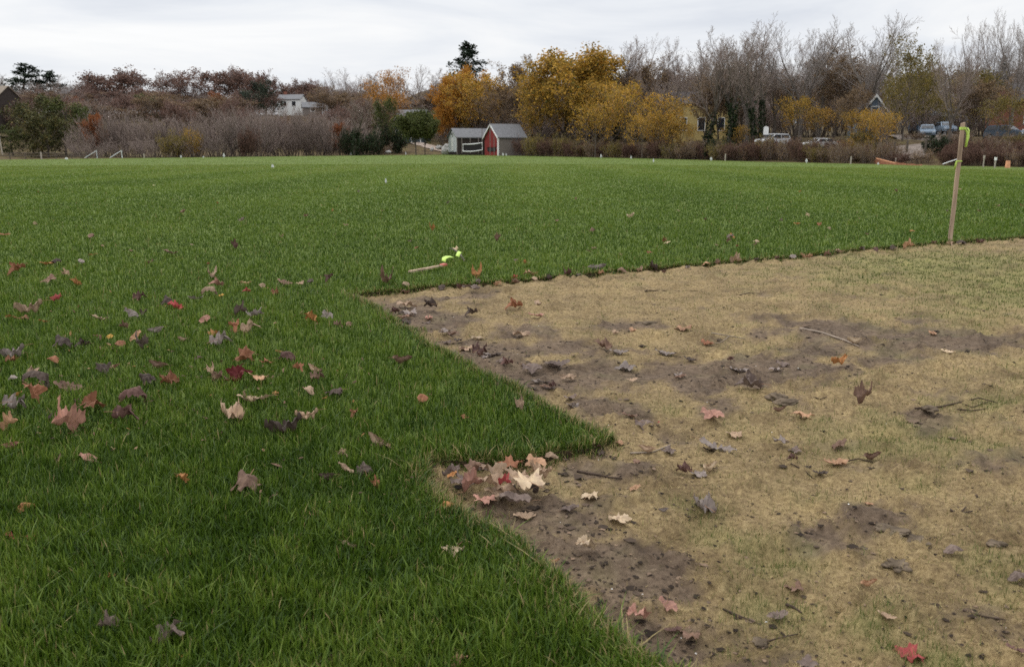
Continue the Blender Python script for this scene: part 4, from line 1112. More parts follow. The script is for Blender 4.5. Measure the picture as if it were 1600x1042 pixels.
# ------------------------------------------------------------------ cars
TYRE = simple('tyre', (.018, .018, .019), .9, .1, 3); RIM = simple('rim', (.42, .42, .43), .35, .08, 3, metal=.8)
LAMP = simple('headlight_glass', (.62, .64, .66), .15, .05, 3, spec=.6); RLAMP = simple('tail_lamp', (.30, .02, .02), .25, .05, 3)
def paint(n, c): return simple(n, c, .28, .04, 2, metal=.35, spec=.5)
def car(px, base, d, yaw, mat, label, suv=True, name='parked_car'):
    root = empty(name, at(px, base, d), yaw); tag(root, label, 'car', 'cars parked behind the field')
    L, Wd = (4.4, 1.78) if suv else (4.3, 1.72)
    if suv: prof = [(-2.2, .35), (2.15, .35), (2.2, .72), (2.08, .98), (1.10, 1.08), (.95, 1.10), (-1.9, 1.12), (-2.2, 1.0)]; cab = [(1.02, 1.08), (.30, 1.60), (.05, 1.66), (-1.75, 1.64), (-2.12, 1.08)]
    else: prof = [(-2.15, .32), (2.1, .32), (2.15, .62), (1.95, .86), (.95, .95), (-1.6, .98), (-2.1, .92), (-2.18, .7)]; cab = [(1.0, .93), (.25, 1.38), (-.05, 1.42), (-1.0, 1.38), (-1.75, .95)]
    b = MB().prism(prof, -Wd/2, Wd/2, 'y'); b.build('body', mat, root, bevel=.07, smooth_shade=False)
    r_ = MB()
    n = len(cab); w0, w1 = Wd/2 - .06, Wd/2 - .20; zt = max(z for x, z in cab); zb = cab[0][1]
    wv = lambda z: w0 + (w1 - w0) * (z - zb) / (zt - zb)
    r_.add([(x, -wv(z), z) for x, z in cab] + [(x, wv(z), z) for x, z in cab], [tuple(range(n)), tuple(reversed(range(n, 2*n)))] + [(i, n+i, n+(i+1)%n, (i+1)%n) for i in range(n)])
    r_.build('cabin', mat, root, bevel=.05)
    # glass, set just proud of the cabin
    cx = sum(x for x, z in cab) / n
    for sgn in (-1, 1):
        for x0, x1 in ((.78, -.50), (-.58, -1.72 if suv else -1.3)):
            zt_ = zt - .14; zb_ = zb + .06
            lo = x0 - (.06 if x0 > 0 else 0); hi = x0 - (.50 if x0 > 0 else .02)
            pts = [(lo, zb_), (hi, zt_), (x1, zt_), (x1 - (.12 if x1 < -1.2 else 0), zb_)]
            MB().add([(x, sgn * (wv(z) + .012), z) for x, z in pts] + [(x, sgn * (wv(z) - .03), z) for x, z in pts], [(0, 1, 2, 3), (7, 6, 5, 4), (0, 4, 5, 1), (1, 5, 6, 2), (2, 6, 7, 3), (3, 7, 4, 0)]).build('side_window', GLASS, root)
    for nm, (xa, za), (xb, zb2), dx in (('windscreen', cab[0], cab[1], 1), ('rear_window', cab[-1], cab[-2], -1)):
        a = (xa + (xb - xa) * .12 + dx * .02, za + (zb2 - za) * .12); b2 = (xa + (xb - xa) * .88 + dx * .02, za + (zb2 - za) * .88)
        MB().add([(a[0], -wv(a[1]) + .08, a[1] + .015), (a[0], wv(a[1]) - .08, a[1] + .015), (b2[0], wv(b2[1]) - .05, b2[1] + .015), (b2[0], -wv(b2[1]) + .05, b2[1] + .015),
                  (a[0] - dx * .05, -wv(a[1]) + .08, a[1] - .03), (a[0] - dx * .05, wv(a[1]) - .08, a[1] - .03), (b2[0] - dx * .05, wv(b2[1]) - .05, b2[1] - .03), (b2[0] - dx * .05, -wv(b2[1]) + .05, b2[1] - .03)],
                 [(0, 1, 2, 3), (7, 6, 5, 4), (0, 4, 5, 1), (1, 5, 6, 2), (2, 6, 7, 3), (3, 7, 4, 0)]).build(nm, GLASS, root)
    for x in (1.35, -1.35):
        for sgn in (-1, 1):
            w = MB().tube([(x, sgn * (Wd/2 - .22), .33), (x, sgn * (Wd/2 + .01), .33)], .33, 18).build('wheel', TYRE, root)
            MB().tube([(x, sgn * (Wd/2 - .05), .33), (x, sgn * (Wd/2 + .025), .33)], .20, 12).build('rim', RIM, w)
    for sgn in (-1, 1):
        MB().box((2.12, sgn * .62, .74), (.10, .36, .16)).build('headlight', LAMP, root, bevel=.02)
        MB().box((-2.17, sgn * .68, .86), (.08, .22, .30)).build('tail_light', RLAMP, root, bevel=.02)
        MB().box((.72, sgn * (Wd/2 + .07), 1.06), (.14, .18, .12)).build('mirror', mat, root, bevel=.02)
    MB().box((2.19, 0, .56), (.06, .9, .14)).build('grille', DARKW, root)
    return root
SILV = paint('silver_paint', (.60, .61, .62)); BLU = paint('light_blue_paint', (.24, .31, .39)); BLUD = paint('blue_paint', (.13, .19, .27)); GRYB = paint('grey_blue_paint', (.09, .12, .16))
car(1207, 231, 103, math.radians(205), SILV, 'silver wagon parked beside the white rounded board behind the hedge')
car(1278, 235, 101, math.radians(196), paint('pale_silver_paint', (.66, .66, .65)), 'pale silver hatchback parked behind the hedge before the fence posts', suv=False)
car(1447, 216, 108, math.radians(-112), BLU, 'light blue car parked facing the field on the dirt parking')
car(1436, 209, 122, math.radians(-95), BLUD, 'blue car behind the light blue car, mostly hidden')
car(1476, 210, 118, math.radians(-100), BLU, 'light blue car half hidden by the pale trunk and shrub')
car(1571, 219, 98, math.radians(-60), GRYB, 'grey blue car among trees in front of the brick house')

# ------------------------------------------------------------------ posts, stones, board, goals, markers
def lookup(px, py, d): return at(px, py, d)
for px, top, bot, d, lb in [(1417, 219, 234, 88, 'dark wooden post on the dirt parking edge, nearer the olive brown tree'), (1446, 216, 232, 88, 'dark wooden post on the dirt parking edge below the light blue car'), (1397, 222, 238, 88, 'dark wooden post in the shade of the olive brown tree')]:
    a = at(px, bot, d); b2 = at(px, top, d)
    o = MB().box((0, 0, (b2[2] - a[2]) / 2 - .15), (.17, .17, b2[2] - a[2] + .3)).build('fence_post', WOODP, None, bevel=.02); o.location = a; tag(o, lb, 'post', 'posts along the dirt parking')
# dirt parking and road: sheets lying on the terrain
def sheet(name, rows, mat, lift=.05, kind='structure'):
    vs = []; fs = []
    for i, (l, r_) in enumerate(rows):
        for k in range(7):
            p = l + (r_ - l) * k / 6
            vs.append((p[0], p[1], tz(p[0], p[1]) + lift))
    for i in range(len(rows) - 1):
        for k in range(6): fs.append((i*7+k, i*7+k+1, (i+1)*7+k+1, (i+1)*7+k))
    me = bpy.data.meshes.new(name); me.from_pydata([tuple(map(float, v)) for v in vs], [], fs); me.update(); me.materials.append(mat)
    return tag(link(name, me), kind=kind)
GRAVEL = simple('gravel_drive', (.20, .165, .14), .95, .25, 1.5, spec=.1)
GRAVELP = simple('pale_drive', (.36, .29, .24), .95, .2, 1.5, spec=.1)
def hz(px, d):
    q = at(px, HOR, d); return np.array([q[0], q[1]])
sheet('parking', [(hz(1380, 88), hz(1450, 88)), (hz(1392, 94), hz(1462, 94)), (hz(1400, 104), hz(1500, 104)), (hz(1390, 116), hz(1520, 116)), (hz(1360, 128), hz(1540, 128))], GRAVEL, .22)
_h = lambda px, py: hit(px, py)[:2]
sheet('driveway', [(_h(790, 242.8), _h(800, 241.6)), (_h(735, 242.2), _h(760, 240.6)), (_h(705, 240.0), _h(728, 238.4)), (_h(684, 236.6), _h(708, 235.4)), (_h(664, 231.5), _h(690, 231)), (_h(646, 226), _h(668, 226)), (_h(630, 221), _h(650, 221)), (_h(620, 217.5), _h(636, 217))], GRAVELP, .12)
o = MB()
pts = [(-.33, 0), (.33, 0), (.33, .75), (.26, .92), (.12, 1.0), (-.12, 1.0), (-.26, .92), (-.33, .75)]
o.prism(pts, -.04, .04, 'y'); ob = o.build('white_board', WHITE, None, bevel=.01); ob.location = at(1196.5, 211, 103); ob.rotation_euler[2] = .2; tag(ob, 'white rounded board standing among trunks above the silver wagon', 'board')
def rock(px, base, d, w, h, label, seed, name='boulder'):
    import bmesh
    bm = bmesh.new(); bmesh.ops.create_icosphere(bm, subdivisions=3, radius=.5)
    for v in bm.verts:
        n = v.co.normalized(); k = 1 + .5 * (vnoise(n.x * 2.2 + seed, n.y * 2.2 + n.z * 1.7, seed) - .5) + .2 * (vnoise(n.x * 6, n.z * 6 + seed, seed) - .5)
        v.co = Vector((v.co.x * k * w, v.co.y * k * w * .8, v.co.z * k * h * 1.5))
    me = bpy.data.meshes.new(name); bm.to_mesh(me); bm.free(); me.materials.append(ROCK)
    ob = link(name, me); ob.location = at(px, base, d) + np.array([0, 0, h * .3]); tag(ob, label, 'rock'); return ob
rock(697, 238, 148, 2.0, 1.3, 'large grey boulder between the drive and the grey shed', 3)
rock(675, 235, 152, .7, .5, 'small pale stone by the drive under the orange maple', 5)
rock(708, 239.5, 146, .8, .5, 'pale stone just beside the large boulder, nearer the shed', 6)
rock(686, 232, 155, 1.2, .5, 'long low pale stone above the large boulder', 8)
rock(607, 239, 149, 1.0, .4, 'pale stone in brush at the foot of the ragged conifer', 9)
# the two small goals
def goal(px, base, d, label, name='goal'):
    root = empty(name, at(px, base, d), math.radians(117)); tag(root, label, 'goal', 'small goals at the field end')
    w, h, dp = 1.8, 1.05, 1.55
    fr = MB()
    fr.tube([(-w/2, 0, 0), (-w/2, 0, h), (w/2, 0, h), (w/2, 0, 0)],   .045, 6); fr.build('goal_frame', OFFW, root)
    for s_ in (-1, 1): MB().tube([(s_ * w/2, 0, h - .02), (s_ * w/2, dp, .05)], .035, 6).build('back_stay', OFFW, root)
    MB().tube([(-w/2, dp, .05), (w/2, dp, .05)], .04, 6).build('ground_bar', OFFW, root)
goal(152, 247.5, 118, 'small white goal standing nearer the pines'); goal(191, 247.0, 121, 'small white goal standing nearer the thicket middle')
# white field markers: a wire pin with a small white vane
def marker(px, py, label, hpx=5, wpx=4, mat=WHITE, name='field_marker', group='white markers around the field', kind='flag', z0=None):
    p = hit(px, py) if z0 is None else at(px, py, z0)
    s = p[1] / F
    root = empty(name, p, RNG.uniform(-.3, .3)); tag(root, label, 'marker', group)
    h = hpx * s * .95
    MB().tube([(0, 0, -.05), (0, 0, h)], .012 + .0003 * p[1], 5).build('pin', OFFW, root)
    w = wpx * s * .75
    MB().add([(-w * .5, -.01, h * .30), (w * .5, -.01, h * .22), (w * .30, -.01, h * .85), (-w * .22, -.01, h), (-w * .5, .02, h * .30), (w * .5, .02, h * .22), (w * .30, .02, h * .85), (-w * .22, .02, h)],
             [(0, 1, 2, 3), (7, 6, 5, 4), (0, 4, 5, 1), (1, 5, 6, 2), (2, 6, 7, 3), (3, 7, 4, 0)]).build('vane', mat, root)
    return root
for px, py, hp, wp, lb in [(426, 263, 6, 6, 'white marker out on the lawn in line with the white hillside house'), (603, 287, 8, 4, 'white marker farthest out on the lawn, short of all others'), (1021, 254, 6, 3, 'white marker on the lawn before the young yellow trees'),
    (283, 247.5, 5, 4, 'white marker at the thicket foot past the goals'), (318, 247.0, 3, 3, 'tiny white marker at the thicket foot between two brighter ones'), (350, 246.5, 7, 4, 'tall white marker at the thicket foot before the maroon shrub'),
    (548, 243.5, 5, 4, 'white marker at the foot of the ivied trunk by the drive'), (634, 242.6, 5, 3, 'white marker where the drive meets the lawn'), (786, 244, 5, 4, 'white marker at the barn wall, nearer the white trim'), (791, 244, 4, 3, 'smaller white marker at the barn wall, away from the trim'),
    (939, 247, 6, 4, 'white marker below the great golden maple hedge'), (986, 248.5, 5, 3, 'white marker at the foot of thin yellow stems'), (1111, 251.5, 6, 5, 'white marker below the ivied trunks'), (1260, 255, 7, 5, 'white marker below the silver hatchback'), (1372, 258, 4, 4, 'white marker beside the orange netting'), (104, 250, 4, 8, 'low white box-like marker before the dark pine')]:
    marker(px, py, lb, hp, wp)
# thin stakes round the field
LATH = simple('lath_wood', (.40, .32, .22), .85, .25, 5, stretch=(1, 1, .2))
LATHP = simple('pale_lath', (.33, .29, .24), .85, .2, 5)
def lath(px, py, hp, wp, label, top=None):
    p = hit(px, py); s = p[1] / F
    root = empty('survey_stake', p, RNG.uniform(-.4, .4)); tag(root, label, 'stake', 'thin stakes around the field edge')
    MB().box((0, 0, hp * s / 2 - .1), (wp * s, wp * s * .6, hp * s + .2)).build('lath', LATHP, root)
    if top: MB().box((0, 0, hp * s * .88), (wp * s * 1.5, wp * s * 1.2, hp * s * .28)).build('painted_top', top, root)
    return root
ORANGE = simple('orange_paint', (.42, .13, .06), .7, .15, 5); ORP = simple('faded_orange', (.62, .30, .17), .7, .2, 5)
lath(225.5, 247.5, 7, 1.6, 'thin pale stake at the thicket foot before the first field marker'); lath(1133, 252, 11, 1.6, 'thin pale stake in the hedge below the ivied trunks'); lath(1329, 257, 12, 1.8, 'thin pale stake in the hedge past the silver hatchback')
lath(1399, 257, 10, 1.6, 'thin stake holding the end of the orange netting'); lath(1554, 263, 16, 2.0, 'pale topped stake before the dark red bank beside the orange post', WHITE); lath(1536, 262, 18, 1.6, 'thin weathered stake with pale top beside the tall stake', LATHP)
lath(65, 249, 11, 2.0, 'pale post at the rail below the olive pine')
o = MB().tube([(0, 0, -.1), (0, 0, .30), (0, 0, .62)], [.20, .19, .17], 10).build('orange_post', ORP, None); o.location = hit(1574, 263); tag(o, 'short fat faded orange post before the dark red bank', 'post')
# orange netting sagging on the ground and bars lying by it
p0, p1 = hit(1368, 256.5), hit(1440, 259.5)
rows = []
nn = 26
for i in range(nn):
    f = i / (nn - 1); p = p0 + (p1 - p0) * f
    hgt = .40 * (1 - f) ** 1.5 + .06 + .08 * math.sin(f * 17) ** 2
    rows.append((p[0], p[1] + .12 * math.sin(f * 11), tz(p[0], p[1]) + .02, hgt))
vs = [(x, y, z) for x, y, z, h_ in rows] + [(x, y + .15, z + h_) for x, y, z, h_ in rows] + [(x, y + .6, z + h_ * .3) for x, y, z, h_ in rows]
fs = [(i, i + 1, nn + i + 1, nn + i) for i in range(nn - 1)] + [(nn + i, nn + i + 1, 2*nn + i + 1, 2*nn + i) for i in range(nn - 1)]
me = bpy.data.meshes.new('orange_netting'); me.from_pydata([tuple(map(float, v)) for v in vs], [], fs); me.update(); me.materials.append(simple('orange_net', (.24, .10, .055), .8, .35, 7))
ob = link('orange_netting', me); so_ = ob.modifiers.new('t', 'SOLIDIFY'); so_.thickness = .02; tag(ob, 'orange safety netting slumped on the ground below the dirt parking', 'netting')
a, b2 = at(1369, 247.5, 84), at(1399, 255, 82)
ob = MB().box((0, 0, 0), (float(np.linalg.norm(b2 - a)), .08, .08)).build('fallen_board', ORP, None); ob.location = (a + b2) / 2
ob.rotation_euler = Vector(b2 - a).to_track_quat('X', 'Z').to_euler(); tag(ob, 'pale orange board leaning down over the orange netting', 'board')
a, b2 = at(1473, 256.5, 74), at(1497, 248.5, 76)
ob = MB().tube([a, b2], .035, 6).build('leaning_pole', WHITE, None); tag(ob, 'pale pole leaning on the bank behind the tall stake', 'pole')
# rail fence at the end by the pines
R_ = empty('rail_fence', at(40, 249, 122)); tag(R_, 'low wire and rail fence at the field end below the pines', 'fence')
for k in range(9):
    x = (k - 4) * 2.2; MB().box((x, 0, .35), (.10, .10, 1.1)).build('post', WOODP, R_)
for z in (.45, .85): MB().tube([(-9, 0, z), (9, 0, z)], .035, 5).build('rail', WOODP, R_)
pl = MB().tube([(0, 0, 0), (-.3, .1, 4.2)], [.09, .07], 7).build('leaning_post', LATHP, None); pl.location = at(4, 242, 124); tag(pl, 'pale leaning pole beside the dark shingled house', 'pole')
# ------------------------------------------------------------------ the tall stake with its ribbons
LIME = simple('lime_ribbon', (.42, .58, .11), .45, .10, 20)
PINKR = simple('red_tape', (.55, .14, .12), .6, .2, 20)
STK = simple('stake_wood', (.36, .265, .19), .9, .55, 14, bump=.5, stretch=(1, 1, .10), spec=.1)
sp = gp(1484, 379)
sh = at(1504, 193, sp[1])[2]
stake = empty('wooden_stake', sp, .25); tag(stake, 'tall weathered wooden stake with lime ribbons standing at the turf corner line', 'stake')
mb = MB()
n = 9
wz = .047; wt = .024
prof = [(-wz/2, -wt/2), (wz/2, -wt/2), (wz/2, wt/2), (-wz/2, wt/2)]
rings = []
for i in range(n):
    z = -.25 + (sh + .25) * i / (n - 1); j = .0022 * math.sin(i * 2.3); rings.append([(x + j, y, z + (.012 if (i == n - 1 and x > 0) else 0)) for x, y in prof])
vs = [v for r_ in rings for v in r_]; fs = [(i*4+k, i*4+(k+1)%4, (i+1)*4+(k+1)%4, (i+1)*4+k) for i in range(n-1) for k in range(4)] + [(3, 2, 1, 0), tuple((n-1)*4+k for k in range(4))]
mb.add(vs, fs).build('lath', STK, stake, bevel=.003)
def strip(pts, w, wdir):
    """a ribbon: a thin strip with thickness through the given points"""
    vs = []; wd = Vector(wdir)
    for i, p in enumerate(pts):
        p = Vector(p); d = (Vector(pts[min(i+1, len(pts)-1)]) - Vector(pts[max(i-1, 0)])).normalized()
        nn_ = d.cross(wd).normalized() * .0006
        ww = wd * (w / 2)
        vs += [p - ww - nn_, p + ww - nn_, p + ww + nn_, p - ww + nn_]
    fs = [(i*4+k, i*4+(k+1)%4, (i+1)*4+(k+1)%4, (i+1)*4+k) for i in range(len(pts)-1) for k in range(4)] + [(3, 2, 1, 0), tuple((len(pts)-1)*4+k for k in range(4))]
    return MB().add(vs, fs)
zt = sh - .055
w2, t2 = wz/2 + .004, wt/2 + .004
wrap = MB()
for c, d in [((0, -t2, zt), (2*w2, .002, .030)), ((0, t2, zt), (2*w2, .002, .030)), ((-w2, 0, zt), (.002, 2*t2, .030)), ((w2, 0, zt), (.002, 2*t2, .030))]: wrap.box(c, d)
wrap.box((w2 * .6, -t2 - .006, zt), (.022, .012, .024), rz=.3)
rb = wrap.build('ribbon', LIME, stake)
strip([(w2, -t2, zt + .01), (w2 + .020, -t2 - .004, zt + .006), (w2 + .036, -t2 - .012, zt - .02), (w2 + .043, -t2 - .004, zt - .06), (w2 + .041, -t2 - .014, zt - .10), (w2 + .038, -t2 - .002, zt - .14), (w2 + .030, -t2 - .010, zt - .185)], .030, (.95, .3, 0)).build('tail', LIME, rb, smooth_shade=True)
strip([(w2, -t2, zt - .01), (w2 + .020, -t2 - .010, zt - .05), (w2 + .024, -t2 - .012, zt - .12), (w2 + .018, -t2 - .010, zt - .20)], .026, (.5, -.86, 0)).build('tail', LIME, rb, smooth_shade=True)
zm = at(1494, 252, sp[1])[2] - sp[2]
MB().box((0, -t2, zm), (2*w2, .002, .012)).build('ribbon', LIME, stake)
strip([(-w2, -t2, zm + .006), (-w2 - .018, -t2 - .004, zm), (-w2 - .026, -t2 - .006, zm - .03), (-w2 - .034, -t2 - .004, zm - .085)], .034, (.97, .2, 0)).build('ribbon', LIME, stake, smooth_shade=True)

# fallen stake with lime ribbons in the grass
a, b2 = gp(640, 424, .045), gp(690, 413, .055)
fsr = empty('fallen_stake', (a + b2) / 2, math.atan2(b2[1] - a[1], b2[0] - a[0])); tag(fsr, 'fallen wooden stake with red end and lime ribbons lying in the grass', 'stake')
L = float(np.linalg.norm(b2 - a))
MB().box((0, 0, -.008), (L, .036, .016)).build('lath', STK, fsr, bevel=.002)
MB().box((L/2 + .025, 0, -.004), (.062, .040, .022)).build('painted_end', PINKR, fsr, bevel=.002)
strip([(L/2 + .07, .03, .02), (L/2 + .10, .05, .042), (L/2 + .16, .06, .050), (L/2 + .22, .05, .044), (L/2 + .28, .07, .02)], .052, (.1, .9, .2)).build('ribbon', LIME, fsr, smooth_shade=True)
strip([(L/2 + .42, .14, .02), (L/2 + .47, .16, .046), (L/2 + .53, .19, .050), (L/2 + .58, .20, .030)], .048, (.1, .9, .2)).build('ribbon', LIME, fsr, smooth_shade=True)
a = gp(726, 408, .03); b2 = gp(708, 389, .06)
ob = MB().tube([a, (a + b2) / 2 + np.array([.01, 0, .012]), b2, b2 + np.array([-.04, .02, .004])], [.009, .008, .006, .004], 6).build('twig', WOODP, None); tag(ob, 'pale twig poking up out of the grass behind the lime ribbons', 'twig')

# ------------------------------------------------------------------ fallen leaves
def leaf_color(name, c, spot=.5):
    m, nt, out = new_mat(name)
    b = N(nt, 'ShaderNodeBsdfPrincipled'); b.inputs['Roughness'].default_value = .68; b.inputs['Specular IOR Level'].default_value = .28
    tc = N(nt, 'ShaderNodeTexCoord'); oi = N(nt, 'ShaderNodeObjectInfo')
    no = N(nt, 'ShaderNodeTexNoise'); no.noise_dimensions = '4D'; no.inputs['Scale'].default_value = 3.2; no.inputs['Detail'].default_value = 7; no.inputs['Roughness'].default_value = .65
    mw = N(nt, 'ShaderNodeMath'); mw.operation = 'MULTIPLY'; mw.inputs[1].default_value = 40; nt.links.new(oi.outputs['Random'], mw.inputs[0])
    nt.links.new(tc.outputs['Object'], no.inputs['Vector']); nt.links.new(mw.outputs[0], no.inputs['W'])
    dk = [x * (1 - spot) * .8 for x in c]; dk[1] *= .85
    lt = [min(.8, x * 1.22 + .01) for x in c]
    col = ramp(nt, no.outputs['Fac'], [(.28, dk), (.46, c), (.7, lt)])
    va = N(nt, 'ShaderNodeAttribute'); va.attribute_name = 'vein'
    mx = N(nt, 'ShaderNodeMix'); mx.data_type = 'RGBA'; mx.inputs[7].default_value = (min(.8, c[0] * 1.5 + .03), min(.8, c[1] * 1.5 + .03), min(.8, c[2] * 1.4 + .02), 1)
    mf = N(nt, 'ShaderNodeMath'); mf.operation = 'MULTIPLY'; mf.inputs[1].default_value = .6; nt.links.new(va.outputs['Fac'], mf.inputs[0])
    nt.links.new(mf.outputs[0], mx.inputs[0]); nt.links.new(col, mx.inputs[6])
    hs = N(nt, 'ShaderNodeHueSaturation'); mr = N(nt, 'ShaderNodeMapRange'); mr.inputs[3].default_value = .78; mr.inputs[4].default_value = 1.2
    nt.links.new(oi.outputs['Random'], mr.inputs[0]); nt.links.new(mr.outputs[0], hs.inputs['Value']); nt.links.new(mx.outputs[2], hs.inputs['Color'])
    nt.links.new(hs.outputs[0], b.inputs['Base Color'])
    t = N(nt, 'ShaderNodeBsdfTranslucent'); nt.links.new(hs.outputs[0], t.inputs['Color'])
    ms = N(nt, 'ShaderNodeMixShader'); ms.inputs[0].default_value = .15
    nt.links.new(b.outputs[0], ms.inputs[1]); nt.links.new(t.outputs[0], ms.inputs[2]); nt.links.new(ms.outputs[0], out.inputs['Surface'])
    return m
LC = {k: leaf_color('leaf_' + k, c, s_) for k, c, s_ in [('tan', (.30, .205, .135), .4), ('pale', (.43, .325, .215), .3), ('brown', (.155, .090, .060), .5), ('dark', (.058, .038, .029), .5), ('orange', (.31, .14, .048), .5), ('rust', (.21, .085, .042), .5),
      ('crimson', (.12, .016, .017), .4), ('red', (.31, .055, .052), .35), ('pink', (.31, .160, .118), .4), ('mauve', (.135, .097, .080), .4), ('grey', (.205, .165, .145), .4), ('yellow', (.46, .27, .060), .4), ('peach', (.35, .20, .115), .45), ('maroon', (.10, .050, .040), .5)]}
STEM = simple('leaf_stem', (.20, .11, .06), .8, .2, 10)

def leaf_mesh(kind, kx, ky, fold, crump, seed, twist=0.0):
    r = np.random.default_rng(seed); na, nr = 56, 7
    th = np.linspace(-math.pi, math.pi, na, endpoint=False)
    if kind == 'maple':
        lob = [(0, 1.0, .52), (.88, .92, .50), (-.88, .92, .50), (1.78, .66, .48), (-1.78, .66, .48)]
        rad = np.zeros(na) + .52
        for c, pk, w in lob: rad = np.maximum(rad, pk * np.clip(1 - (np.abs(th - c) / w) ** 1.1 * .62, .0, 1))
        rad = np.maximum(rad, .58 + .05 * np.sin(th * 5 + seed)); rad = rad * (1 + .10 * np.sin(th * 15 + seed) * (rad > .60) + .05 * np.sin(th * 23 + 2 * seed))
        rad = np.where(np.abs(np.abs(th) - math.pi) < .5, .20 + .5 * np.abs(np.abs(th) - math.pi), rad)
        X = np.sin(th) * rad; Y = np.cos(th) * rad - .12
        ang = np.array([0, .88, -.88, 1.78, -1.78])
    elif kind == 'oak':
        rad = 1 / np.sqrt((np.sin(th) / .42) ** 2 + (np.cos(th) / 1.0) ** 2)
        rad = rad * (1 + .24 * np.cos(th * 9) * np.clip(np.abs(np.sin(th)) * 1.4, 0, 1))
        X = np.sin(th) * rad; Y = np.cos(th) * rad; ang = np.array([0, 3.1])
    else:
        rad = 1 / np.sqrt((np.sin(th) / .56) ** 2 + (np.cos(th) / 1.0) ** 2)
        rad = rad * (1 + .10 * np.cos(th) ** 9) * (1 + .015 * np.sin(th * 23))
        X = np.sin(th) * rad; Y = np.cos(th) * rad; ang = np.array([0, 3.1])
    f = np.linspace(0, 1, nr + 1)[1:]
    PX = np.concatenate([[0], (f[:, None] * X).ravel()]); PY = np.concatenate([[-.05], (f[:, None] * Y).ravel()])
    TH_ = np.arctan2(PX, PY + 1e-6); RR = np.hypot(PX, PY)
    if kind == 'maple':
        dv = np.min(np.abs(TH_[:, None] - ang[None]), 1) * RR; vein = np.exp(-(dv / .035) ** 2)
    else:
        vein = np.maximum(np.exp(-(PX / .035) ** 2), .6 * np.exp(-((np.mod(PY - np.abs(PX) * .8, .25) - .12) / .035) ** 2))
    s_ = PX.max() - PX.min(); PX = PX / s_; PY = PY / s_
    Z = fold * np.abs(PX) + crump * ((vnoise(PX * 3.5 + seed * 7, PY * 3.5, seed) - .5) * 2.0 + (vnoise(PX * 8 + seed, PY * 8, seed + 3) - .5) * 1.1) + .05 * crump * np.sin(TH_ * 9)
    Z = Z - .02 * vein
    if abs(ky) > .01: PY, Z = np.sin(ky * PY) / ky * (1 - ky * Z * .5), Z + (1 - np.cos(ky * PY)) / ky
    if abs(kx) > .01:
        kk = kx * (1 + twist * PY)
        PX, Z = np.sin(kk * PX) / kk * (1 - kx * Z * .4), Z + (1 - np.cos(kk * PX)) / kk
    V = np.stack([PX, PY, Z], 1)
    V[:, 2] -= V[:, 2].min()
    T = [(0, 1 + k, 1 + (k + 1) % na) for k in range(na)]
    Q = [(1 + (i-1)*na + k, 1 + i*na + k, 1 + i*na + (k+1) % na, 1 + (i-1)*na + (k+1) % na) for i in range(1, nr) for k in range(na)]
    base = V[1 + (nr - 1) * na]                                  # the vertex at the leaf's base
    return V, np.array(T), np.array(Q), vein, base
LM = {}
for key, args in {'m0': ('maple', .7, .3, .05, .12, 1, .3), 'm1': ('maple', 2.4, 1.2, .04, .20, 2, .4), 'm2': ('maple', -2.3, -1.6, 0, .18, 3, .3), 'm3': ('maple', 1.9, 1.0, .70, .22, 4, .6), 'm4': ('maple', 3.0, 1.3, .10, .24, 5, .6), 'm5': ('maple', -.9, -.5, .03, .15, 6, .5), 'm6': ('maple', 1.2, -1.2, .10, .22, 7, .7),
                  'o0': ('oak', .7, .5, .05, .12, 8, .4), 'o1': ('oak', 2.8, 1.6, .05, .22, 9, .8), 'o2': ('oak', -2.2, -2.0, .0, .18, 10, .5), 'v0': ('oval', 1.5, .8, .14, .12, 11, .4), 'v1': ('oval', 4.6, .9, .0, .12, 12, .5), 'v2': ('oval', -2.2, -1.6, 0, .14, 13, .3)}.items():
    LM[key] = leaf_mesh(*args)
LMESH = {}
LEAVES = []
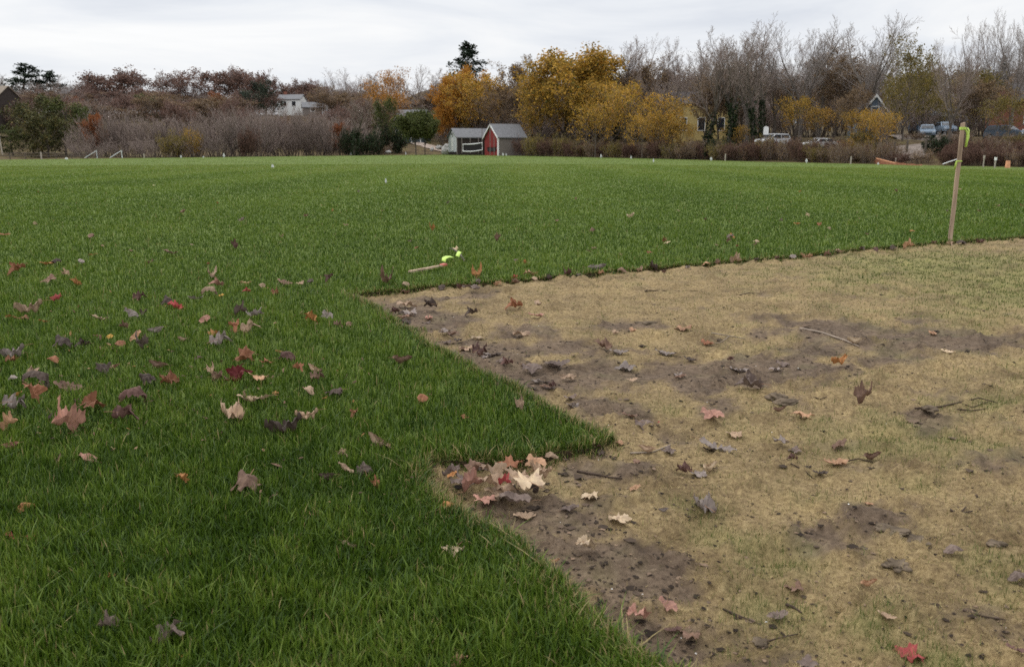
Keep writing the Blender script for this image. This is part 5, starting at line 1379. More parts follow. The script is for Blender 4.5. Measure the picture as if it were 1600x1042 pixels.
def leaf(px, py, w, col, mk, label=None, group=None, tilt=0.24, az=None, grass=None, lift=None, name='fallen_leaf'):
    """a leaf lying where the pixel meets the ground, w pixels wide"""
    z0 = .040
    p = gp(px, py, z0)
    in_d = bool(in_poly(np.array([p[:2]]), DIRT)[0]) if grass is None else not grass
    if in_d: p = gp(px, py, .006); p[2] = float(dirt_h(p[None, :2])[0]) + .003
    elif p[1] > 12: p = hit(px, py, .05)
    if lift is not None: p = gp(px, py, lift)
    key = (mk, col)
    if key not in LMESH:
        V, T, Q, vein, base = LM[mk]
        me = np_mesh('leaf_blade', V, [T, Q], LC[col], True, {'vein': vein})
        LMESH[key] = me
    o = link(name, LMESH[key])
    V, _, _, _, base = LM[mk]
    rr = float(math.hypot(p[1], CAMH)) / F * w
    span = V.max(0) - V.min(0)
    if in_d: ax, ay = RNG.normal(0, tilt * .25, 2)
    else: ax, ay = RNG.normal(.04, tilt, 2)
    if az is None and w >= 26 and mk[0] in 'ov': az = math.pi / 2 + RNG.normal(0, .35) + (math.pi if RNG.random() < .5 else 0)
    M = Matrix.Rotation(ax, 4, 'X') @ Matrix.Rotation(ay, 4, 'Y') @ Matrix.Rotation(RNG.uniform(0, 6.28) if az is None else az, 4, 'Z')
    R3 = np.array(M.to_3x3())
    VR = V @ R3.T; sp_ = VR.max(0) - VR.min(0)
    s = .95 * rr / max(sp_[0], .85 * sp_[1], .75 * sp_[2])
    zmin = VR[:, 2].min() * s
    c = (V @ R3.T).mean(0) * s
    sink = .004 if not in_d else 0
    M = Matrix.Translation((float(p[0] - c[0]), float(p[1] - c[1]), float(p[2] - zmin - sink - (.004 if not in_d else 0)))) @ M @ Matrix.Scale(s, 4)
    o.matrix_world = M
    tag(o, label, 'leaf', group)
    if w >= 20:
        b0 = Vector(base)
        L = .42 * RNG.uniform(.6, 1.2)
        key2 = ('stem', mk)
        if key2 not in LMESH:
            tmp = MB().tube([b0 + Vector((0, .16, .01)), b0 + Vector((0, 0, .005)), b0 + Vector((.03, -.2, .03)), b0 + Vector((.07, -.42, .02))], [.008, .012, .010, .012], 5)
            me = bpy.data.meshes.new('leaf_stem'); me.from_pydata(tmp.v, [], tmp.f); me.update(); me.materials.append(STEM); LMESH[key2] = me
        link('stem', LMESH[key2], o)
    return o
G1 = 'leaves scattered on the lawn'
for a in [
 (371, 592, 44, 'crimson', 'm1', 'dark crimson maple leaf curled up, the biggest red leaf on the grass'), (404, 591, 30, 'peach', 'm0', 'peach orange maple leaf propped against the dark crimson leaf'), (265, 600, 36, 'rust', 'm4', 'rust orange maple leaf curled between dark brown leaf and crimson leaf'),
 (231, 596, 28, 'dark', 'm2', 'dark brown domed leaf beside the rust orange curled maple leaf'), (110, 676, 52, 'pink', 'm3', 'large pinkish orange folded maple leaf with stem in deep grass'), (139, 716, 32, 'pink', 'v0', 'pink leaf with a hole just below the pinkish orange folded leaf'),
 (387, 761, 48, 'brown', 'm2', 'brown domed leaf lying alone on open grass, veins showing'), (445, 673, 62, 'dark', 'o1', 'long dark brown arched leaf, largest dark leaf on the grass'), (480, 653, 40, 'tan', 'o1', 'tan curled leaf with dark tip behind the long dark arched leaf'),
 (362, 657, 46, 'tan', 'm4', 'tan maple leaf curled into two upright wings'), (396, 624, 58, 'tan', 'o0', 'long tan oak leaf lying below the peach maple leaf'), (146, 638, 46, 'rust', 'm6', 'rust brown maple leaf above the dark reddish crumpled leaf'), (192, 656, 42, 'maroon', 'm4', 'dark reddish crumpled leaf below the rust brown maple leaf'),
 (208, 627, 44, 'maroon', 'o2', 'thin arched reddish brown leaf next to the rust brown maple leaf'), (62, 607, 44, 'dark', 'o2', 'dark brown oak leaf meeting a brown one end to end'), (106, 607, 40, 'brown', 'o0', 'dull brown oak leaf at the end of the dark oak leaf'), (54, 627, 32, 'rust', 'm6', 'rust leaf under the dark brown oak leaf'),
 (22, 641, 34, 'grey', 'm4', 'grey brown crumpled leaf above the tall pink brown leaf'), (24, 618, 18, 'orange', 'v0', 'small orange leaf on top of the grey brown crumpled leaf'), (12, 670, 30, 'peach', 'm3', 'peach brown folded leaf at the picture edge'), (18, 697, 28, 'pink', 'v1', 'pink brown rolled leaf below the peach brown folded leaf'),
 (100, 541, 32, 'dark', 'm2', 'dark curled leaf with pale rim, the larger of a dark pair'), (132, 539, 22, 'dark', 'm4', 'small dark curled leaf beside the larger dark one'), (20, 556, 44, 'grey', 'o1', 'long pale grey arched leaf at the picture edge'), (221, 544, 26, 'mauve', 'm3', 'mauve pink leaf below a small peach leaf'),
 (212, 530, 16, 'peach', 'v0', 'small peach leaf on top of the mauve pink leaf'), (152, 524, 16, 'pink', 'v0', 'small pink leaf beside the small yellow leaf'), (171, 526, 13, 'yellow', 'v0', 'small yellow leaf between small pink and rust leaves'), (188, 540, 20, 'rust', 'v2', 'small rust leaf below the small yellow leaf'),
 (46, 488, 46, 'tan', 'o1', 'long tan leaf curled at an angle beside a red orange leaf'), (17, 495, 18, 'orange', 'm0', 'small red orange leaf touching the long tan curled leaf'), (36, 497, 24, 'rust', 'm5', 'rusty leaf under the long tan curled leaf'), (68, 502, 13, 'orange', 'v0', 'tiny orange leaf just past the long tan curled leaf'), (88, 468, 18, 'red', 'm1', 'small red leaf above the long tan curled leaf'),
 (275, 482, 26, 'red', 'm1', 'orange red leaf with pale edge beside a dark grey leaf'), (261, 476, 22, 'dark', 'm2', 'dark grey leaf touching the orange red pale edged leaf'), (217, 467, 20, 'maroon', 'm4', 'maroon leaf above a yellow sliver, beside the orange red leaf'), (224, 489, 16, 'dark', 'm4', 'small dark crumpled leaf beside a flat grey tan leaf'), (205, 494, 24, 'grey', 'm5', 'flat grey tan leaf beside the small dark crumpled leaf'), (157, 498, 30, 'tan', 'o0', 'flat tan leaf alone above the small pink and yellow leaves'),
 (331, 432, 20, 'tan', 'm3', 'tan leaf standing upright, topmost of the leaf cluster'), (341, 446, 22, 'pink', 'm4', 'pink tan crumpled leaf right below the upright tan leaf'), (328, 462, 26, 'tan', 'o2', 'arched tan leaf with a yellow tip beside it'), (306, 466, 22, 'grey', 'o0', 'flat greyish leaf beside the arched tan leaf'), (346, 461, 9, 'yellow', 'v0', 'tiny yellow leaf at the end of the arched tan leaf'),
 (374, 489, 24, 'dark', 'm3', 'dark brown upright leaf beside a grey tan curled leaf'), (398, 492, 26, 'grey', 'm1', 'grey tan leaf curled like a shell beside the dark upright leaf'), (388, 517, 32, 'tan', 'm4', 'tan crumpled leaf of several folds below the shell curled leaf'), (367, 516, 20, 'rust', 'm4', 'rust curled leaf touching the tan many folded leaf'), (335, 523, 20, 'orange', 'm6', 'orange brown leaf at the end of the rust curled leaf'), (342, 536, 32, 'grey', 'm4', 'grey shrivelled leaf like a twist of bark below the orange brown leaf'),
 (384, 562, 38, 'rust', 'm6', 'rusty maple leaf right above the dark crimson leaf'), (418, 566, 24, 'rust', 'm0', 'small rust leaf between two larger rusty leaves'), (437, 549, 14, 'orange', 'v0', 'small orange leaf above the row of rusty leaves'), (450, 565, 26, 'maroon', 'o2', 'dark red brown arched leaf in the row of rusty leaves'), (466, 576, 20, 'rust', 'm4', 'crumpled red brown leaf at the end of the rusty row'),
 (491, 579, 22, 'tan', 'v1', 'tan rolled leaf beside the crumpled red brown leaf'), (495, 592, 24, 'brown', 'm4', 'brown curled leaf under the tan rolled leaf'), (484, 613, 18, 'tan', 'v2', 'small tan domed leaf below the brown curled leaf'), (430, 614, 18, 'orange', 'v0', 'small orange oval leaf at the end of the long tan oak leaf'), (525, 616, 30, 'dark', 'm2', 'dark leaf with white rim by itself beside a small orange leaf'), (508, 621, 11, 'orange', 'v0', 'tiny orange leaf touching the dark white rimmed leaf'),
 (553, 648, 17, 'rust', 'm4', 'small rust leaf sunk in grass past the dark white rimmed leaf'), (486, 504, 26, 'orange', 'm6', 'orange red and tan leaf in a loose row toward the patch corner'), (512, 495, 20, 'grey', 'm5', 'grey brown leaf above the orange red leaf row'), (527, 509, 13, 'brown', 'm4', 'small brown leaf in the row toward the patch corner'), (546, 507, 14, 'brown', 'v2', 'small brown leaf closest to the patch corner'),
 (627, 566, 30, 'brown', 'v1', 'narrow brown rolled leaf alone in the turf wedge'), (662, 626, 24, 'rust', 'v2', 'brown arched leaf in the turf wedge below the narrow rolled one'), (812, 637, 20, 'tan', 'm3', 'tan folded leaf standing near the tip of the turf wedge'), (726, 650, 16, 'rust', 'm0', 'faint rust leaf sunk deep in the turf wedge'), (590, 694, 32, 'tan', 'v1', 'tan rolled leaf with dark tip above the dark cupped leaves'), (534, 709, 20, 'tan', 'm4', 'small tan crumpled leaf beside the tan rolled leaf'),
 (512, 746, 30, 'dark', 'v1', 'blackish rolled leaf with tan streak'), (541, 736, 26, 'tan', 'v0', 'smooth tan oval leaf touching the dark cupped leaf'), (570, 737, 30, 'dark', 'm2', 'dark cupped leaf between tan oval and orange brown leaf'), (586, 758, 18, 'rust', 'm3', 'orange brown leaf under the dark cupped leaf'), (492, 800, 22, 'peach', 'v0', 'peach orange oval leaf alone on open grass'), (545, 852, 26, 'tan', 'v1', 'thin straw coloured rolled leaf in deep grass'),
 (699, 788, 24, 'orange', 'v2', 'orange brown leaf beside the leaf pile, on the turf'), (709, 861, 38, 'pale', 'm0', 'pale tan maple leaf on the turf slope below the leaf pile'), (712, 1037, 36, 'peach', 'm1', 'peach brown maple leaf at the very bottom of the turf'), (286, 756, 26, 'orange', 'm6', 'orange brown leaf half buried in grass beside the brown domed leaf'), (41, 792, 24, 'orange', 'v2', 'orange leaf above the two small red leaves'),
 (20, 838, 26, 'red', 'm0', 'bright pink red leaf, first of two at the picture edge'), (48, 843, 22, 'red', 'm1', 'dull red leaf, the second of two small red leaves'), (259, 999, 60, 'mauve', 'm1', 'big purple brown maple leaf in deep grass at picture bottom'), (173, 981, 32, 'mauve', 'm3', 'purple brown leaf near the big purple brown maple leaf'), (175, 898, 15, 'orange', 'm4', 'small orange leaf deep in grass below the mauve speck'), (177, 851, 17, 'mauve', 'v0', 'small mauve leaf deep in grass above the small orange leaf'), (283, 1023, 16, 'yellow', 'm0', 'small yellow brown leaf below the big purple brown maple leaf'), (160, 960, 18, 'rust', 'm4', 'dark rust leaf deep in grass above the purple brown leaf'), (520, 1028, 20, 'maroon', 'm4', 'dark reddish leaf deep in grass at the bottom edge'),
 (163, 580, 28, 'dark', 'm6', 'dark leaf with upright edge under a pinkish leaf'), (180, 573, 22, 'pink', 'o0', 'pinkish flat leaf on top of the dark upright edged leaf'), (248, 573, 30, 'brown', 'v1', 'thin brown rolled leaf above the dark brown domed leaf'), (330, 582, 17, 'tan', 'm3', 'tan folded leaf standing upright beside the crimson leaf'), (340, 592, 26, 'brown', 'm4', 'brown crumpled leaf at the foot of the upright tan leaf'), (19, 591, 16, 'grey', 'v2', 'small grey pink leaf above the orange and grey leaves'), (52, 583, 24, 'tan', 'm4', 'tan leaf with crisp edges above the dark brown oak leaf'), (85, 564, 22, 'rust', 'v2', 'rust leaf between the long grey leaf and dark leaf'), (18, 565, 20, 'rust', 'm6', 'rust leaf right below the long grey arched leaf'), (310, 559, 14, 'maroon', 'v2', 'small dark reddish leaf above the upright tan leaf'), (285, 532, 18, 'tan', 'v1', 'small tan sliver leaf beside the shrivelled grey leaf'), (245, 518, 26, 'grey', 'v1', 'thin grey twisted leaf beside the mauve pink leaf'), (320, 501, 16, 'pink', 'v0', 'small pale pink oval leaf below the arched tan leaf'), (195, 513, 16, 'brown', 'm3', 'small brown upright leaf between flat grey leaf and yellow leaf'),
 (75, 413, 22, 'orange', 'm5', 'orange tan leaf touching a dark leaf high on the lawn'), (88, 412, 18, 'dark', 'm2', 'dark leaf touching the orange tan leaf high on the lawn'), (29, 428, 22, 'rust', 'm4', 'rusty crumpled leaf high on the lawn at the picture side'), (103, 430, 14, 'tan', 'm3', 'small tan upright leaf below the orange and dark pair'), (128, 412, 13, 'grey', 'v2', 'small grey leaf past the orange and dark pair'), (119, 445, 18, 'orange', 'm1', 'orange leaf below the small tan upright leaf'), (145, 398, 12, 'orange', 'v0', 'small orange leaf highest of its neighbours on the lawn'), (78, 440, 26, 'brown', 'm5', 'faded brown leaf in grass between rusty and orange leaves'), (8, 367, 14, 'rust', 'o0', 'rusty flat leaf high on the lawn at the picture edge'), (142, 371, 14, 'brown', 'v2', 'small brown leaf high on the lawn'), (267, 396, 26, 'brown', 'o0', 'brown flat leaf with grey end high on the lawn'), (366, 388, 14, 'maroon', 'm3', 'maroon leaf above the fallen stake side of the lawn'), (382, 442, 20, 'peach', 'm5', 'peach leaf past the topmost upright tan leaf'), (387, 455, 14, 'red', 'm4', 'small red brown leaf below the peach leaf'), (410, 448, 13, 'tan', 'v2', 'small tan leaf between peach leaf and brown leaves'), (445, 443, 26, 'brown', 'o0', 'flat brown leaf nearest the patch corner on the upper lawn'), (470, 443, 14, 'tan', 'm5', 'small tan leaf beside the flat brown upper leaf'), (515, 440, 14, 'maroon', 'm4', 'small dark red leaf right above the patch corner'), (485, 440, 18, 'dark', 'o0', 'dark flat leaf between small tan and dark red leaves'), (430, 458, 16, 'rust', 'm4', 'small rust leaf below the small tan leaf')]:
    leaf(*a, G1)
# specks far out on the lawn
GS = 'leaf specks far out on the lawn'
SPK = [(478, 338), (440, 371), (438, 378), (55, 351), (285, 333), (378, 345), (520, 330), (598, 329), (540, 352), (650, 388), (712, 390), (778, 376), (806, 407), (820, 411), (925, 362), (928, 388), (1038, 378), (1042, 380), (1102, 343), (1140, 371), (1144, 371), (1138, 378), (1120, 383), (1152, 385), (1182, 378), (1180, 382), (1220, 345), (1245, 350), (1355, 366), (1296, 358), (1280, 352), (1262, 338), (1340, 332), (1480, 330), (1425, 362), (1530, 330), (1560, 322), (1596, 322), (985, 340), (870, 345), (640, 377), (675, 360), (920, 392), (970, 398), (1015, 395), (1060, 330), (900, 312), (700, 318), (340, 318), (205, 392), (160, 385), (325, 412), (300, 382), (235, 410), (560, 300), (1250, 300), (1400, 300), (1500, 296), (60, 300), (240, 290)]
for i, (px, py) in enumerate(SPK):
    leaf(px, py, RNG.uniform(5, 12) * (1 if py > 330 else .6), ['brown', 'tan', 'rust', 'pale', 'brown', 'mauve', 'orange'][i % 7], ['m1', 'm3', 'v0', 'o1', 'm2'][i % 5], 'small leaf speck far out on the lawn beyond the patch', GS)
# leaves along the far turf edge
GE = 'leaves caught along the far turf edge'
for a in [(605, 447, 30, 'brown', 'm3', 'brown maple leaf standing upright at the patch corner'), (634, 451, 16, 'tan', 'v2', 'small tan leaf beside the upright brown leaf at the corner'), (592, 452, 22, 'dark', 'o0', 'dark flat leaf in the very corner of the patch'), (745, 436, 24, 'orange', 'm3', 'orange brown leaf standing against the turf edge below lime ribbons'), (763, 439, 13, 'pink', 'v0', 'small pink leaf beside the orange brown edge leaf'), (829, 432, 26, 'peach', 'm1', 'peach leaf standing against the turf edge past the pink leaf'), (803, 437, 14, 'red', 'm4', 'small red leaf along the turf edge beside the peach leaf'), (932, 424, 30, 'grey', 'v1', 'grey rolled leaf lying like a stick at the turf edge'), (995, 420, 14, 'pink', 'm0', 'small pinkish leaf at the turf edge past the grey roll')]: leaf(*a, GE, grass=False)
for i in range(34):
    px = 640 + i * 27 + RNG.uniform(-9, 9); ey = np.interp(px, [p[0] for p in far_edge], [p[1] for p in far_edge])
    leaf(px, ey + RNG.uniform(-1, 3), RNG.uniform(9, 19), ['brown', 'tan', 'dark', 'maroon', 'grey', 'peach'][i % 6], ['m1', 'm4', 'v2', 'o1', 'm3'][i % 5], 'small brown leaf caught along the far turf edge of the patch', GE, grass=False)
# leaves on the bare patch
GD = 'leaves lying on the bare patch'
for a in [
 (923, 770, 38, 'pale', 'm5', 'pale maple leaf on bare soil just past the leaf pile'), (967, 807, 38, 'pale', 'm0', 'pale maple leaf on bare soil below the small orange leaf'), (915, 860, 40, 'pale', 'm6', 'pale crumpled maple leaf with dark curled side on bare soil'), (992, 764, 20, 'peach', 'v0', 'small orange tan leaf between the two pale maple leaves'), (1043, 946, 36, 'pink', 'm5', 'pink maple leaf, upper one of the pink pair'), (996, 969, 42, 'pink', 'm6', 'pink maple leaf with stem, lower one of the pink pair'), (1420, 1018, 60, 'red', 'm5', 'bright red maple leaf at the bottom of the bare patch'), (1357, 910, 28, 'peach', 'v1', 'orange tan rolled leaf like a bark strip'), (1243, 913, 30, 'brown', 'm5', 'brown leaf beside the orange tan rolled leaf'), (1386, 962, 26, 'tan', 'o0', 'tan curled leaf above the bright red maple leaf'), (1264, 1036, 34, 'mauve', 'm5', 'dull mauve leaf at the bottom edge of the patch'), (1585, 1030, 24, 'maroon', 'o0', 'dark reddish leaf at the bottom corner of the patch'), (1215, 957, 36, 'mauve', 'o0', 'flat dark mauve oak leaf beside a thin twig'),
 (1348, 626, 36, 'brown', 'm3', 'brown pointed leaf standing up like a tent'), (1253, 650, 36, 'peach', 'm5', 'peach tan maple leaf below the dark clod'), (1217, 641, 22, 'brown', 'v1', 'narrow brown leaf just above the peach tan maple leaf'), (1306, 720, 44, 'peach', 'o0', 'orange tan oak leaf with dark end among twigs'), (1362, 713, 32, 'brown', 'v1', 'narrow brown leaf past the orange tan oak leaf'), (1112, 658, 38, 'pink', 'm5', 'reddish tan leaf in a chain of three'), (1121, 646, 20, 'peach', 'm0', 'small peach leaf on top of the reddish tan leaf'), (1148, 678, 30, 'tan', 'm0', 'tan leaf at the lower end of the chain of three'), (1006, 664, 34, 'mauve', 'm5', 'mauve red leaf past the tip of the turf wedge'), (985, 651, 28, 'brown', 'o0', 'red brown leaf touching the mauve red leaf'), (1033, 653, 15, 'red', 'v0', 'small red leaf beside the mauve red leaf'), (1012, 701, 28, 'tan', 'v1', 'narrow tan leaf below the turf wedge tip'), (1120, 704, 56, 'grey', 'o0', 'long grey tan oak leaf below the chain of three'), (1109, 733, 28, 'pale', 'v1', 'pale rolled leaf like a chip below the grey oak leaf'), (1177, 746, 11, 'peach', 'v0', 'tiny peach leaf alone in the middle of the patch'), (1358, 783, 12, 'peach', 'v0', 'tiny peach leaf above the scuffed earth'),
 (1175, 606, 46, 'mauve', 'm4', 'reddish mauve crumpled leaf leaning on the dark clod'), (1310, 573, 32, 'orange', 'o1', 'orange brown curled leaf with dark shadowed side'), (1155, 577, 32, 'grey', 'o0', 'grey mauve oak leaf in the muddy band'), (1211, 575, 24, 'grey', 'm5', 'small grey leaf at the end of the muddy band'), (1040, 553, 36, 'grey', 'o0', 'pale grey oak leaf beside the brown curled leaf'), (944, 545, 30, 'brown', 'm1', 'brown curled leaf at the start of the muddy band'), (968, 552, 34, 'grey', 'o0', 'flat grey leaf touching the brown curled leaf'), (1068, 514, 30, 'peach', 'm5', 'peach grey maple leaf in the middle distance of the patch'), (990, 520, 22, 'peach', 'o0', 'bright peach leaf in line with the peach grey maple leaf'), (962, 521, 20, 'tan', 'o0', 'tan leaf beside the bright peach leaf'), (1105, 535, 24, 'rust', 'o0', 'small rusty leaf below the peach grey maple leaf'), (1457, 522, 16, 'peach', 'v0', 'small peach leaf on the muddy stretch near the dead branch'), (1482, 548, 18, 'pale', 'o0', 'small pale leaf on the muddy stretch'), (1335, 536, 30, 'pale', 'v1', 'pale bark-like leaf at the end of the dead branch'),
 (872, 574, 44, 'mauve', 'o0', 'bluish grey flat leaf, bigger of two in the mud by the turf'), (830, 581, 36, 'mauve', 'm5', 'bluish grey flat leaf, nearer the turf edge'), (728, 543, 24, 'tan', 'm5', 'tan leaf among dark scraps along the slanting turf edge'), (770, 556, 34, 'dark', 'o0', 'dark flat leaf along the slanting turf edge'), (888, 590, 30, 'tan', 'm0', 'tan leaf below the bluish grey flat leaf'), (980, 572, 40, 'grey', 'm5', 'large pale grey leaf in the muddy band'), (985, 592, 26, 'tan', 'o0', 'small tan leaf below the large pale grey leaf'), (745, 528, 22, 'pale', 'v0', 'small yellowish leaf near the slanting turf edge'), (838, 495, 28, 'pink', 'o0', 'pinkish flat leaf in the back of the patch'), (840, 477, 22, 'tan', 'o0', 'small tan leaf behind the pinkish flat leaf'), (806, 483, 30, 'rust', 'm4', 'rusty crumpled leaf in the back of the patch'), (735, 456, 30, 'mauve', 'm0', 'grey mauve leaf lying just inside the far turf edge'), (634, 479, 34, 'tan', 'm5', 'big tan leaf lying just inside the patch corner'), (673, 485, 24, 'dark', 'm4', 'dark crumpled leaf past the big tan corner leaf'), (738, 492, 22, 'dark', 'm4', 'dark curled scrap in the middle of the back patch'), (815, 524, 34, 'tan', 'm0', 'dull tan leaf in the middle of the patch back'), (670, 500, 20, 'pink', 'v0', 'small pinkish leaf along the slanting turf edge'), (820, 803, 38, 'tan', 'o0', 'tan leaf lying just below the leaf pile'), (1100, 796, 44, 'grey', 'm4', 'dark grey shrivelled leaf among sprouting seedlings'), (1037, 797, 18, 'grey', 'v1', 'small grey rolled leaf before the shrivelled grey leaf'), (1080, 985, 34, 'brown', 'm5', 'flat brown leaf below the pink pair'), (1052, 978, 30, 'maroon', 'o0', 'dark flat leaf touching the lower pink leaf'), (890, 790, 30, 'mauve', 'v0', 'flat dark grey leaf beside the lowest pile leaf'), (866, 872, 18, 'peach', 'v1', 'small peach scrap at the turf edge beside the pale crumpled leaf'), (895, 703, 18, 'mauve', 'o0', 'dark grey leaf under the hanging turf tip'), (968, 690, 14, 'peach', 'v2', 'small peach leaf at the very tip of the turf wedge'), (1590, 900, 30, 'mauve', 'v2', 'mauve brown lump-like leaf at the patch side'), (1490, 855, 30, 'mauve', 'v2', 'purplish domed leaf beside the scuffed earth')]:
    leaf(*a, GD, grass=False)
# grey scraps matted along the slanting turf edge and in the mud
GM = 'dark leaf scraps matted on the muddy soil'
for i in range(46):
    if i < 26:
        t = RNG.random(); px = 585 + 330 * t + abs(RNG.normal(8, 16)); py = 478 + 165 * t + RNG.normal(-2, 5)
    else:
        px, py = [(RNG.uniform(880, 1240), RNG.uniform(556, 596)), (RNG.uniform(870, 980), RNG.uniform(690, 710)), (RNG.uniform(960, 1230), RNG.uniform(700, 745)), (RNG.uniform(1220, 1330), RNG.uniform(690, 745))][i % 4]
    leaf(px, py, RNG.uniform(12, 30), ['dark', 'mauve', 'grey', 'brown', 'maroon'][i % 5], ['o0', 'm5', 'm0', 'v0', 'm4'][i % 5], 'dark leaf scrap matted on the muddy soil of the patch', GM, grass=False)
# the pile in the notch
GP = 'leaves of the pile in the turf notch'
PILE = [(705, 746, 34, 'mauve', 'm4', .012), (722, 757, 44, 'mauve', 'm0', .014), (742, 742, 36, 'brown', 'm6', .014), (735, 768, 40, 'pink', 'm3', .012), (755, 736, 26, 'mauve', 'v2', .018), (768, 768, 46, 'tan', 'm6', .022), (757, 785, 36, 'pink', 'm5', .016), (845, 745, 36, 'tan', 'o1', .02), (838, 724, 36, 'peach', 'm5', .012), (862, 716, 22, 'tan', 'v2', .012), (838, 768, 28, 'dark', 'm4', .010), (812, 752, 60, 'tan', 'm0', .022), (770, 750, 46, 'tan', 'm6', .026), (785, 772, 50, 'tan', 'm5', .022)]
for i, (px, py, w, c_, mk, z_) in enumerate(PILE): leaf(px, py, w, c_, mk, 'faded leaf matted in the leaf pile filling the turf notch', GP, grass=False, lift=z_)
for a in [(826, 760, 62, 'pale', 'm0', 'largest pale tan maple leaf on top of the leaf pile', .040), (806, 784, 54, 'mauve', 'v0', 'grey mauve rounded leaf at the near side of the leaf pile', .026), (787, 758, 22, 'red', 'm3', 'small bright red leaf on top of the leaf pile', .052), (797, 729, 44, 'rust', 'm5', 'orange brown curled leaf at the back of the leaf pile', .020), (743, 727, 14, 'yellow', 'v0', 'small yellow orange leaf at the back of the leaf pile', .034), (706, 744, 16, 'orange', 'v0', 'small orange leaf at the turf side of the leaf pile', .030)]:
    leaf(*a[:6], GP, grass=False, lift=a[6])

# ------------------------------------------------------------------ twigs and clods on the bare patch
TW = simple('twig_bark', (.060, .042, .032), .9, .3, 30, spec=.1); TWP = simple('twig_pale', (.26, .21, .165), .9, .3, 30, spec=.1)
def twig(pts, r, mat, label, fork=None):
    P = [gp(x, y, .008) for x, y in pts]
    for p in P: p[2] = float(dirt_h(p[None, :2])[0]) + r * .8 + RNG.uniform(0, .004)
    m_ = MB().tube(P, [r * (1 - .5 * i / (len(P) - 1)) for i in range(len(P))], 6)
    if fork:
        Q = [P[fork[0]]] + [gp(x, y, .008) for x, y in fork[1]]
        for p in Q[1:]: p[2] = float(dirt_h(p[None, :2])[0]) + r
        m_.tube(Q, [r * .7] + [r * .4] * (len(Q) - 1), 5)
    o = m_.build('twig', mat, None, smooth_shade=True); tag(o, label, 'twig', 'twigs lying on the bare patch')
twig([(902, 728), (930, 735), (952, 740), (972, 745)], .0042, TW, 'straight dark twig on bare soil past the leaf pile')
twig([(965, 738), (985, 742), (1000, 749)], .002, TW, 'thin curved twig at the end of the straight dark twig')
twig([(1430, 638), (1470, 630), (1500, 622), (1530, 620), (1558, 627)], .004, TW, 'long dark twig bundle on bare soil near the patch side', (2, [(1520, 630), (1545, 622)]))
twig([(1496, 636), (1520, 634), (1545, 632)], .003, TW, 'short dark twig under the long twig bundle')
twig([(1250, 512), (1285, 519), (1320, 530), (1342, 540)], .007, TWP, 'pale dead branch lying across the muddy stretch')
twig([(1262, 618), (1282, 620), (1292, 618)], .003, TW, 'short dark twig at the end of the dark clod')
twig([(1200, 986), (1222, 984), (1248, 978)], .0022, TW, 'thin dark twig below the flat dark mauve oak leaf')
twig([(1230, 932), (1240, 940), (1253, 949)], .004, TW, 'thick short dark stick above the flat dark mauve oak leaf')
twig([(1505, 948), (1540, 957), (1572, 965)], .0025, TW, 'long thin twig low on the patch, toward the side')
twig([(1235, 725), (1258, 728), (1272, 735)], .0028, TW, 'dark twig beside the orange tan oak leaf', (1, [(1268, 722)]))
twig([(1320, 715), (1342, 713), (1365, 716)], .003, TW, 'dark twig past the orange tan oak leaf')
twig([(1095, 722), (1112, 730), (1122, 731)], .003, TW, 'dark curved twig beside the pale rolled leaf')
twig([(1112, 524), (1140, 520), (1165, 523)], .004, TWP, 'pale twig beside the peach grey maple leaf', (1, [(1128, 530), (1118, 534)]))
twig([(1010, 452), (1050, 450), (1090, 454)], .004, TW, 'thin dark twig in the far back of the patch')
twig([(1145, 458), (1170, 459), (1190, 457)], .004, TW, 'thin dark twig beyond the middle of the patch back')
twig([(1485, 790), (1500, 796), (1520, 794)], .004, TW, 'short forked stick above the scuffed earth', (1, [(1510, 788)]))
twig([(985, 702), (1020, 700), (1048, 693)], .0035, TWP, 'curved pale twig beside the narrow tan leaf')
twig([(1000, 1062), (1010, 1048), (1024, 1030)], .0022, TWP, 'bent straw twig at the turf edge at picture bottom')
twig([(1160, 952), (1130, 940), (1180, 958)], .003, TW, 'small dark stick beside the upper pink leaf')
SOIL = simple('clod_soil', (.115, .088, .062), .98, .5, 18, bump=.9, spec=.05)
def clod(px, py, w, h, label, seed, sx=1.0):
    import bmesh
    bm = bmesh.new(); bmesh.ops.create_icosphere(bm, subdivisions=4, radius=.5)
    p = gp(px, py); s = float(math.hypot(p[1], CAMH)) / F * w
    for v in bm.verts:
        n = v.co.normalized(); k = 1 + .9 * (vnoise(n.x * 2 + seed, n.y * 2 + n.z, seed) - .5) + .5 * (vnoise(n.x * 6 + n.z * 3, n.y * 6 + seed, seed) - .5) + .25 * (vnoise(n.x * 15 + n.z * 7, n.y * 15, seed) - .5)
        v.co = Vector((v.co.x * k * s, v.co.y * k * s * sx, v.co.z * k * s * h * .8))
    me = bpy.data.meshes.new('clod'); bm.to_mesh(me); bm.free(); me.materials.append(SOIL)
    for q in me.polygons: q.use_smooth = True
    o = link('soil_clod', me); o.location = (float(p[0]), float(p[1]), float(dirt_h(p[None, :2])[0]) + s * h * .12); o.rotation_euler[2] = RNG.uniform(0, 6); tag(o, label, 'clod', 'clods on the bare patch')
clod(1212, 618, 30, .45, 'dark mossy clod beside the reddish mauve leaf', 3); clod(1240, 625, 50, .22, 'long low dark clod trailing past the mossy clod', 4, .5)
clod(1188, 990, 26, .35, 'dark lump of earth low on the patch below a twig', 5); clod(1395, 830, 40, .30, 'crumbled dark earth lump of the scuffed patch', 6); clod(1430, 838, 34, .26, 'lower dark earth lump of the scuffed patch', 7); clod(1400, 885, 34, .25, 'dark scuffed earth lump below the purplish domed leaf', 8)
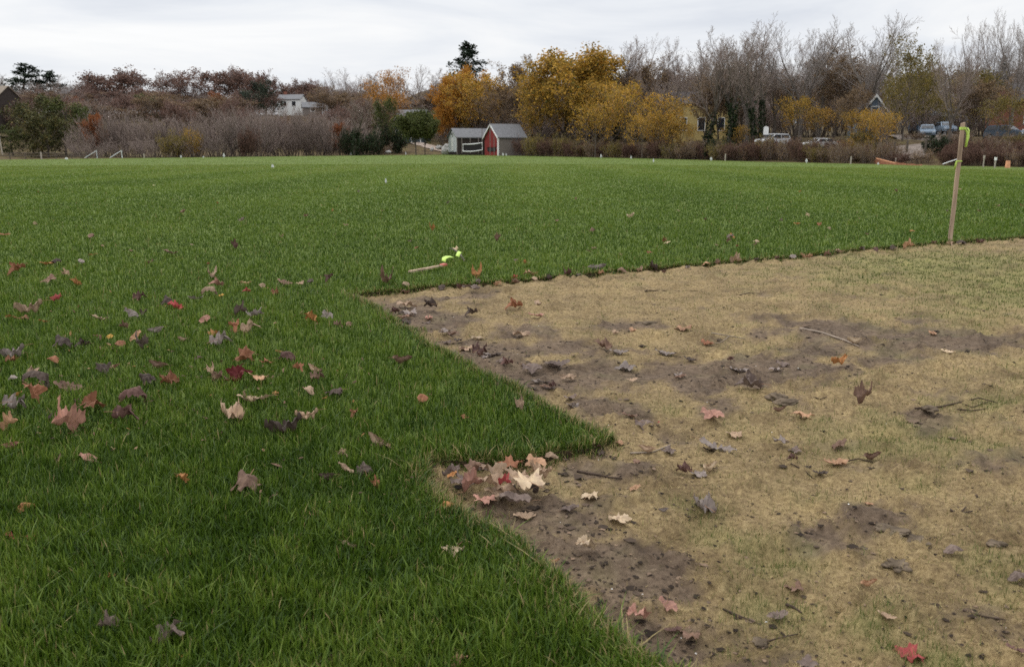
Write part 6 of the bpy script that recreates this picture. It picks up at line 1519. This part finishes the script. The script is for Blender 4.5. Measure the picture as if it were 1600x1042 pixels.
clod(1558, 845, 22, .4, 'small dark clod at the patch side above the domed leaf', 9); clod(1452, 648, 22, .4, 'small grey brown clod at the edge of a hollow', 10); clod(1012, 506, 40, .22, 'dark low clod in the back of the patch', 11, .5); clod(1350, 853, 14, .5, 'small round dark clod by the scuffed patch', 12)
# ------------------------------------------------------------------ sky, light, camera
W = bpy.data.worlds.new('World'); S.world = W; W.use_nodes = True
nt = W.node_tree; nt.nodes.clear()
out = nt.nodes.new('ShaderNodeOutputWorld'); bg = nt.nodes.new('ShaderNodeBackground')
EL, AZ = math.radians(48), math.radians(296)
sky = nt.nodes.new('ShaderNodeTexSky'); sky.sky_type = 'NISHITA'; sky.sun_disc = False
sky.sun_elevation = EL; sky.sun_rotation = AZ; sky.air_density = 1.0; sky.dust_density = 2.0
tc = nt.nodes.new('ShaderNodeTexCoord')
mp = nt.nodes.new('ShaderNodeMapping'); mp.inputs['Scale'].default_value = (1.6, 1.6, 11); mp.inputs['Rotation'].default_value = (.06, .10, .3)
nt.links.new(tc.outputs['Generated'], mp.inputs['Vector'])
no = nt.nodes.new('ShaderNodeTexNoise'); no.inputs['Scale'].default_value = 1.7; no.inputs['Detail'].default_value = 7; no.inputs['Roughness'].default_value = .55; no.inputs['Distortion'].default_value = .5
nt.links.new(mp.outputs['Vector'], no.inputs['Vector'])
cl = ramp(nt, no.outputs['Fac'], [(.30, (7.5, 7.85, 8.5)), (.45, (8.7, 8.95, 9.35)), (.62, (9.9, 9.95, 10.0)), (.75, (10.4, 10.4, 10.4))])
mx = nt.nodes.new('ShaderNodeMix'); mx.data_type = 'RGBA'; mx.inputs[0].default_value = .94
nt.links.new(sky.outputs['Color'], mx.inputs[6]); nt.links.new(cl, mx.inputs[7])
sx = nt.nodes.new('ShaderNodeSeparateXYZ'); nt.links.new(tc.outputs['Generated'], sx.inputs[0])
zr = nt.nodes.new('ShaderNodeMapRange'); zr.inputs[1].default_value = .16; zr.inputs[2].default_value = 1; zr.inputs[3].default_value = 1; zr.inputs[4].default_value = 2.5   # an overcast sky is brightest overhead
nt.links.new(sx.outputs[2], zr.inputs[0])
vm = nt.nodes.new('ShaderNodeVectorMath'); vm.operation = 'SCALE'; nt.links.new(mx.outputs[2], vm.inputs[0]); nt.links.new(zr.outputs[0], vm.inputs['Scale'])
nt.links.new(vm.outputs[0], bg.inputs['Color']); bg.inputs['Strength'].default_value = .1
nt.links.new(bg.outputs['Background'], out.inputs['Surface'])
sd = bpy.data.lights.new('sun', 'SUN'); sd.energy = .9; sd.angle = math.radians(20); sd.color = (1, .96, .90)
so = bpy.data.objects.new('sun', sd); COL.objects.link(so)
dvec = Vector((math.sin(AZ) * math.cos(EL), math.cos(AZ) * math.cos(EL), math.sin(EL)))
so.rotation_euler = (-dvec).to_track_quat('-Z', 'Y').to_euler()

cd = bpy.data.cameras.new('camera'); co = bpy.data.objects.new('camera', cd); COL.objects.link(co)
co.location = (0, 0, CAMH); co.rotation_euler = (math.pi / 2 - TH, 0, 0)
cd.sensor_width = 36; cd.lens = 36 * F / 1600; cd.clip_start = .05; cd.clip_end = 3000
cd.dof.use_dof = True; cd.dof.focus_distance = 4.0; cd.dof.aperture_fstop = 6.3
S.camera = co
S.view_settings.view_transform = 'Standard'; S.view_settings.look = 'None'; S.view_settings.exposure = 0; S.view_settings.gamma = 1
S.cycles.max_bounces = 6; S.cycles.transparent_max_bounces = 8; S.cycles.use_denoising = False
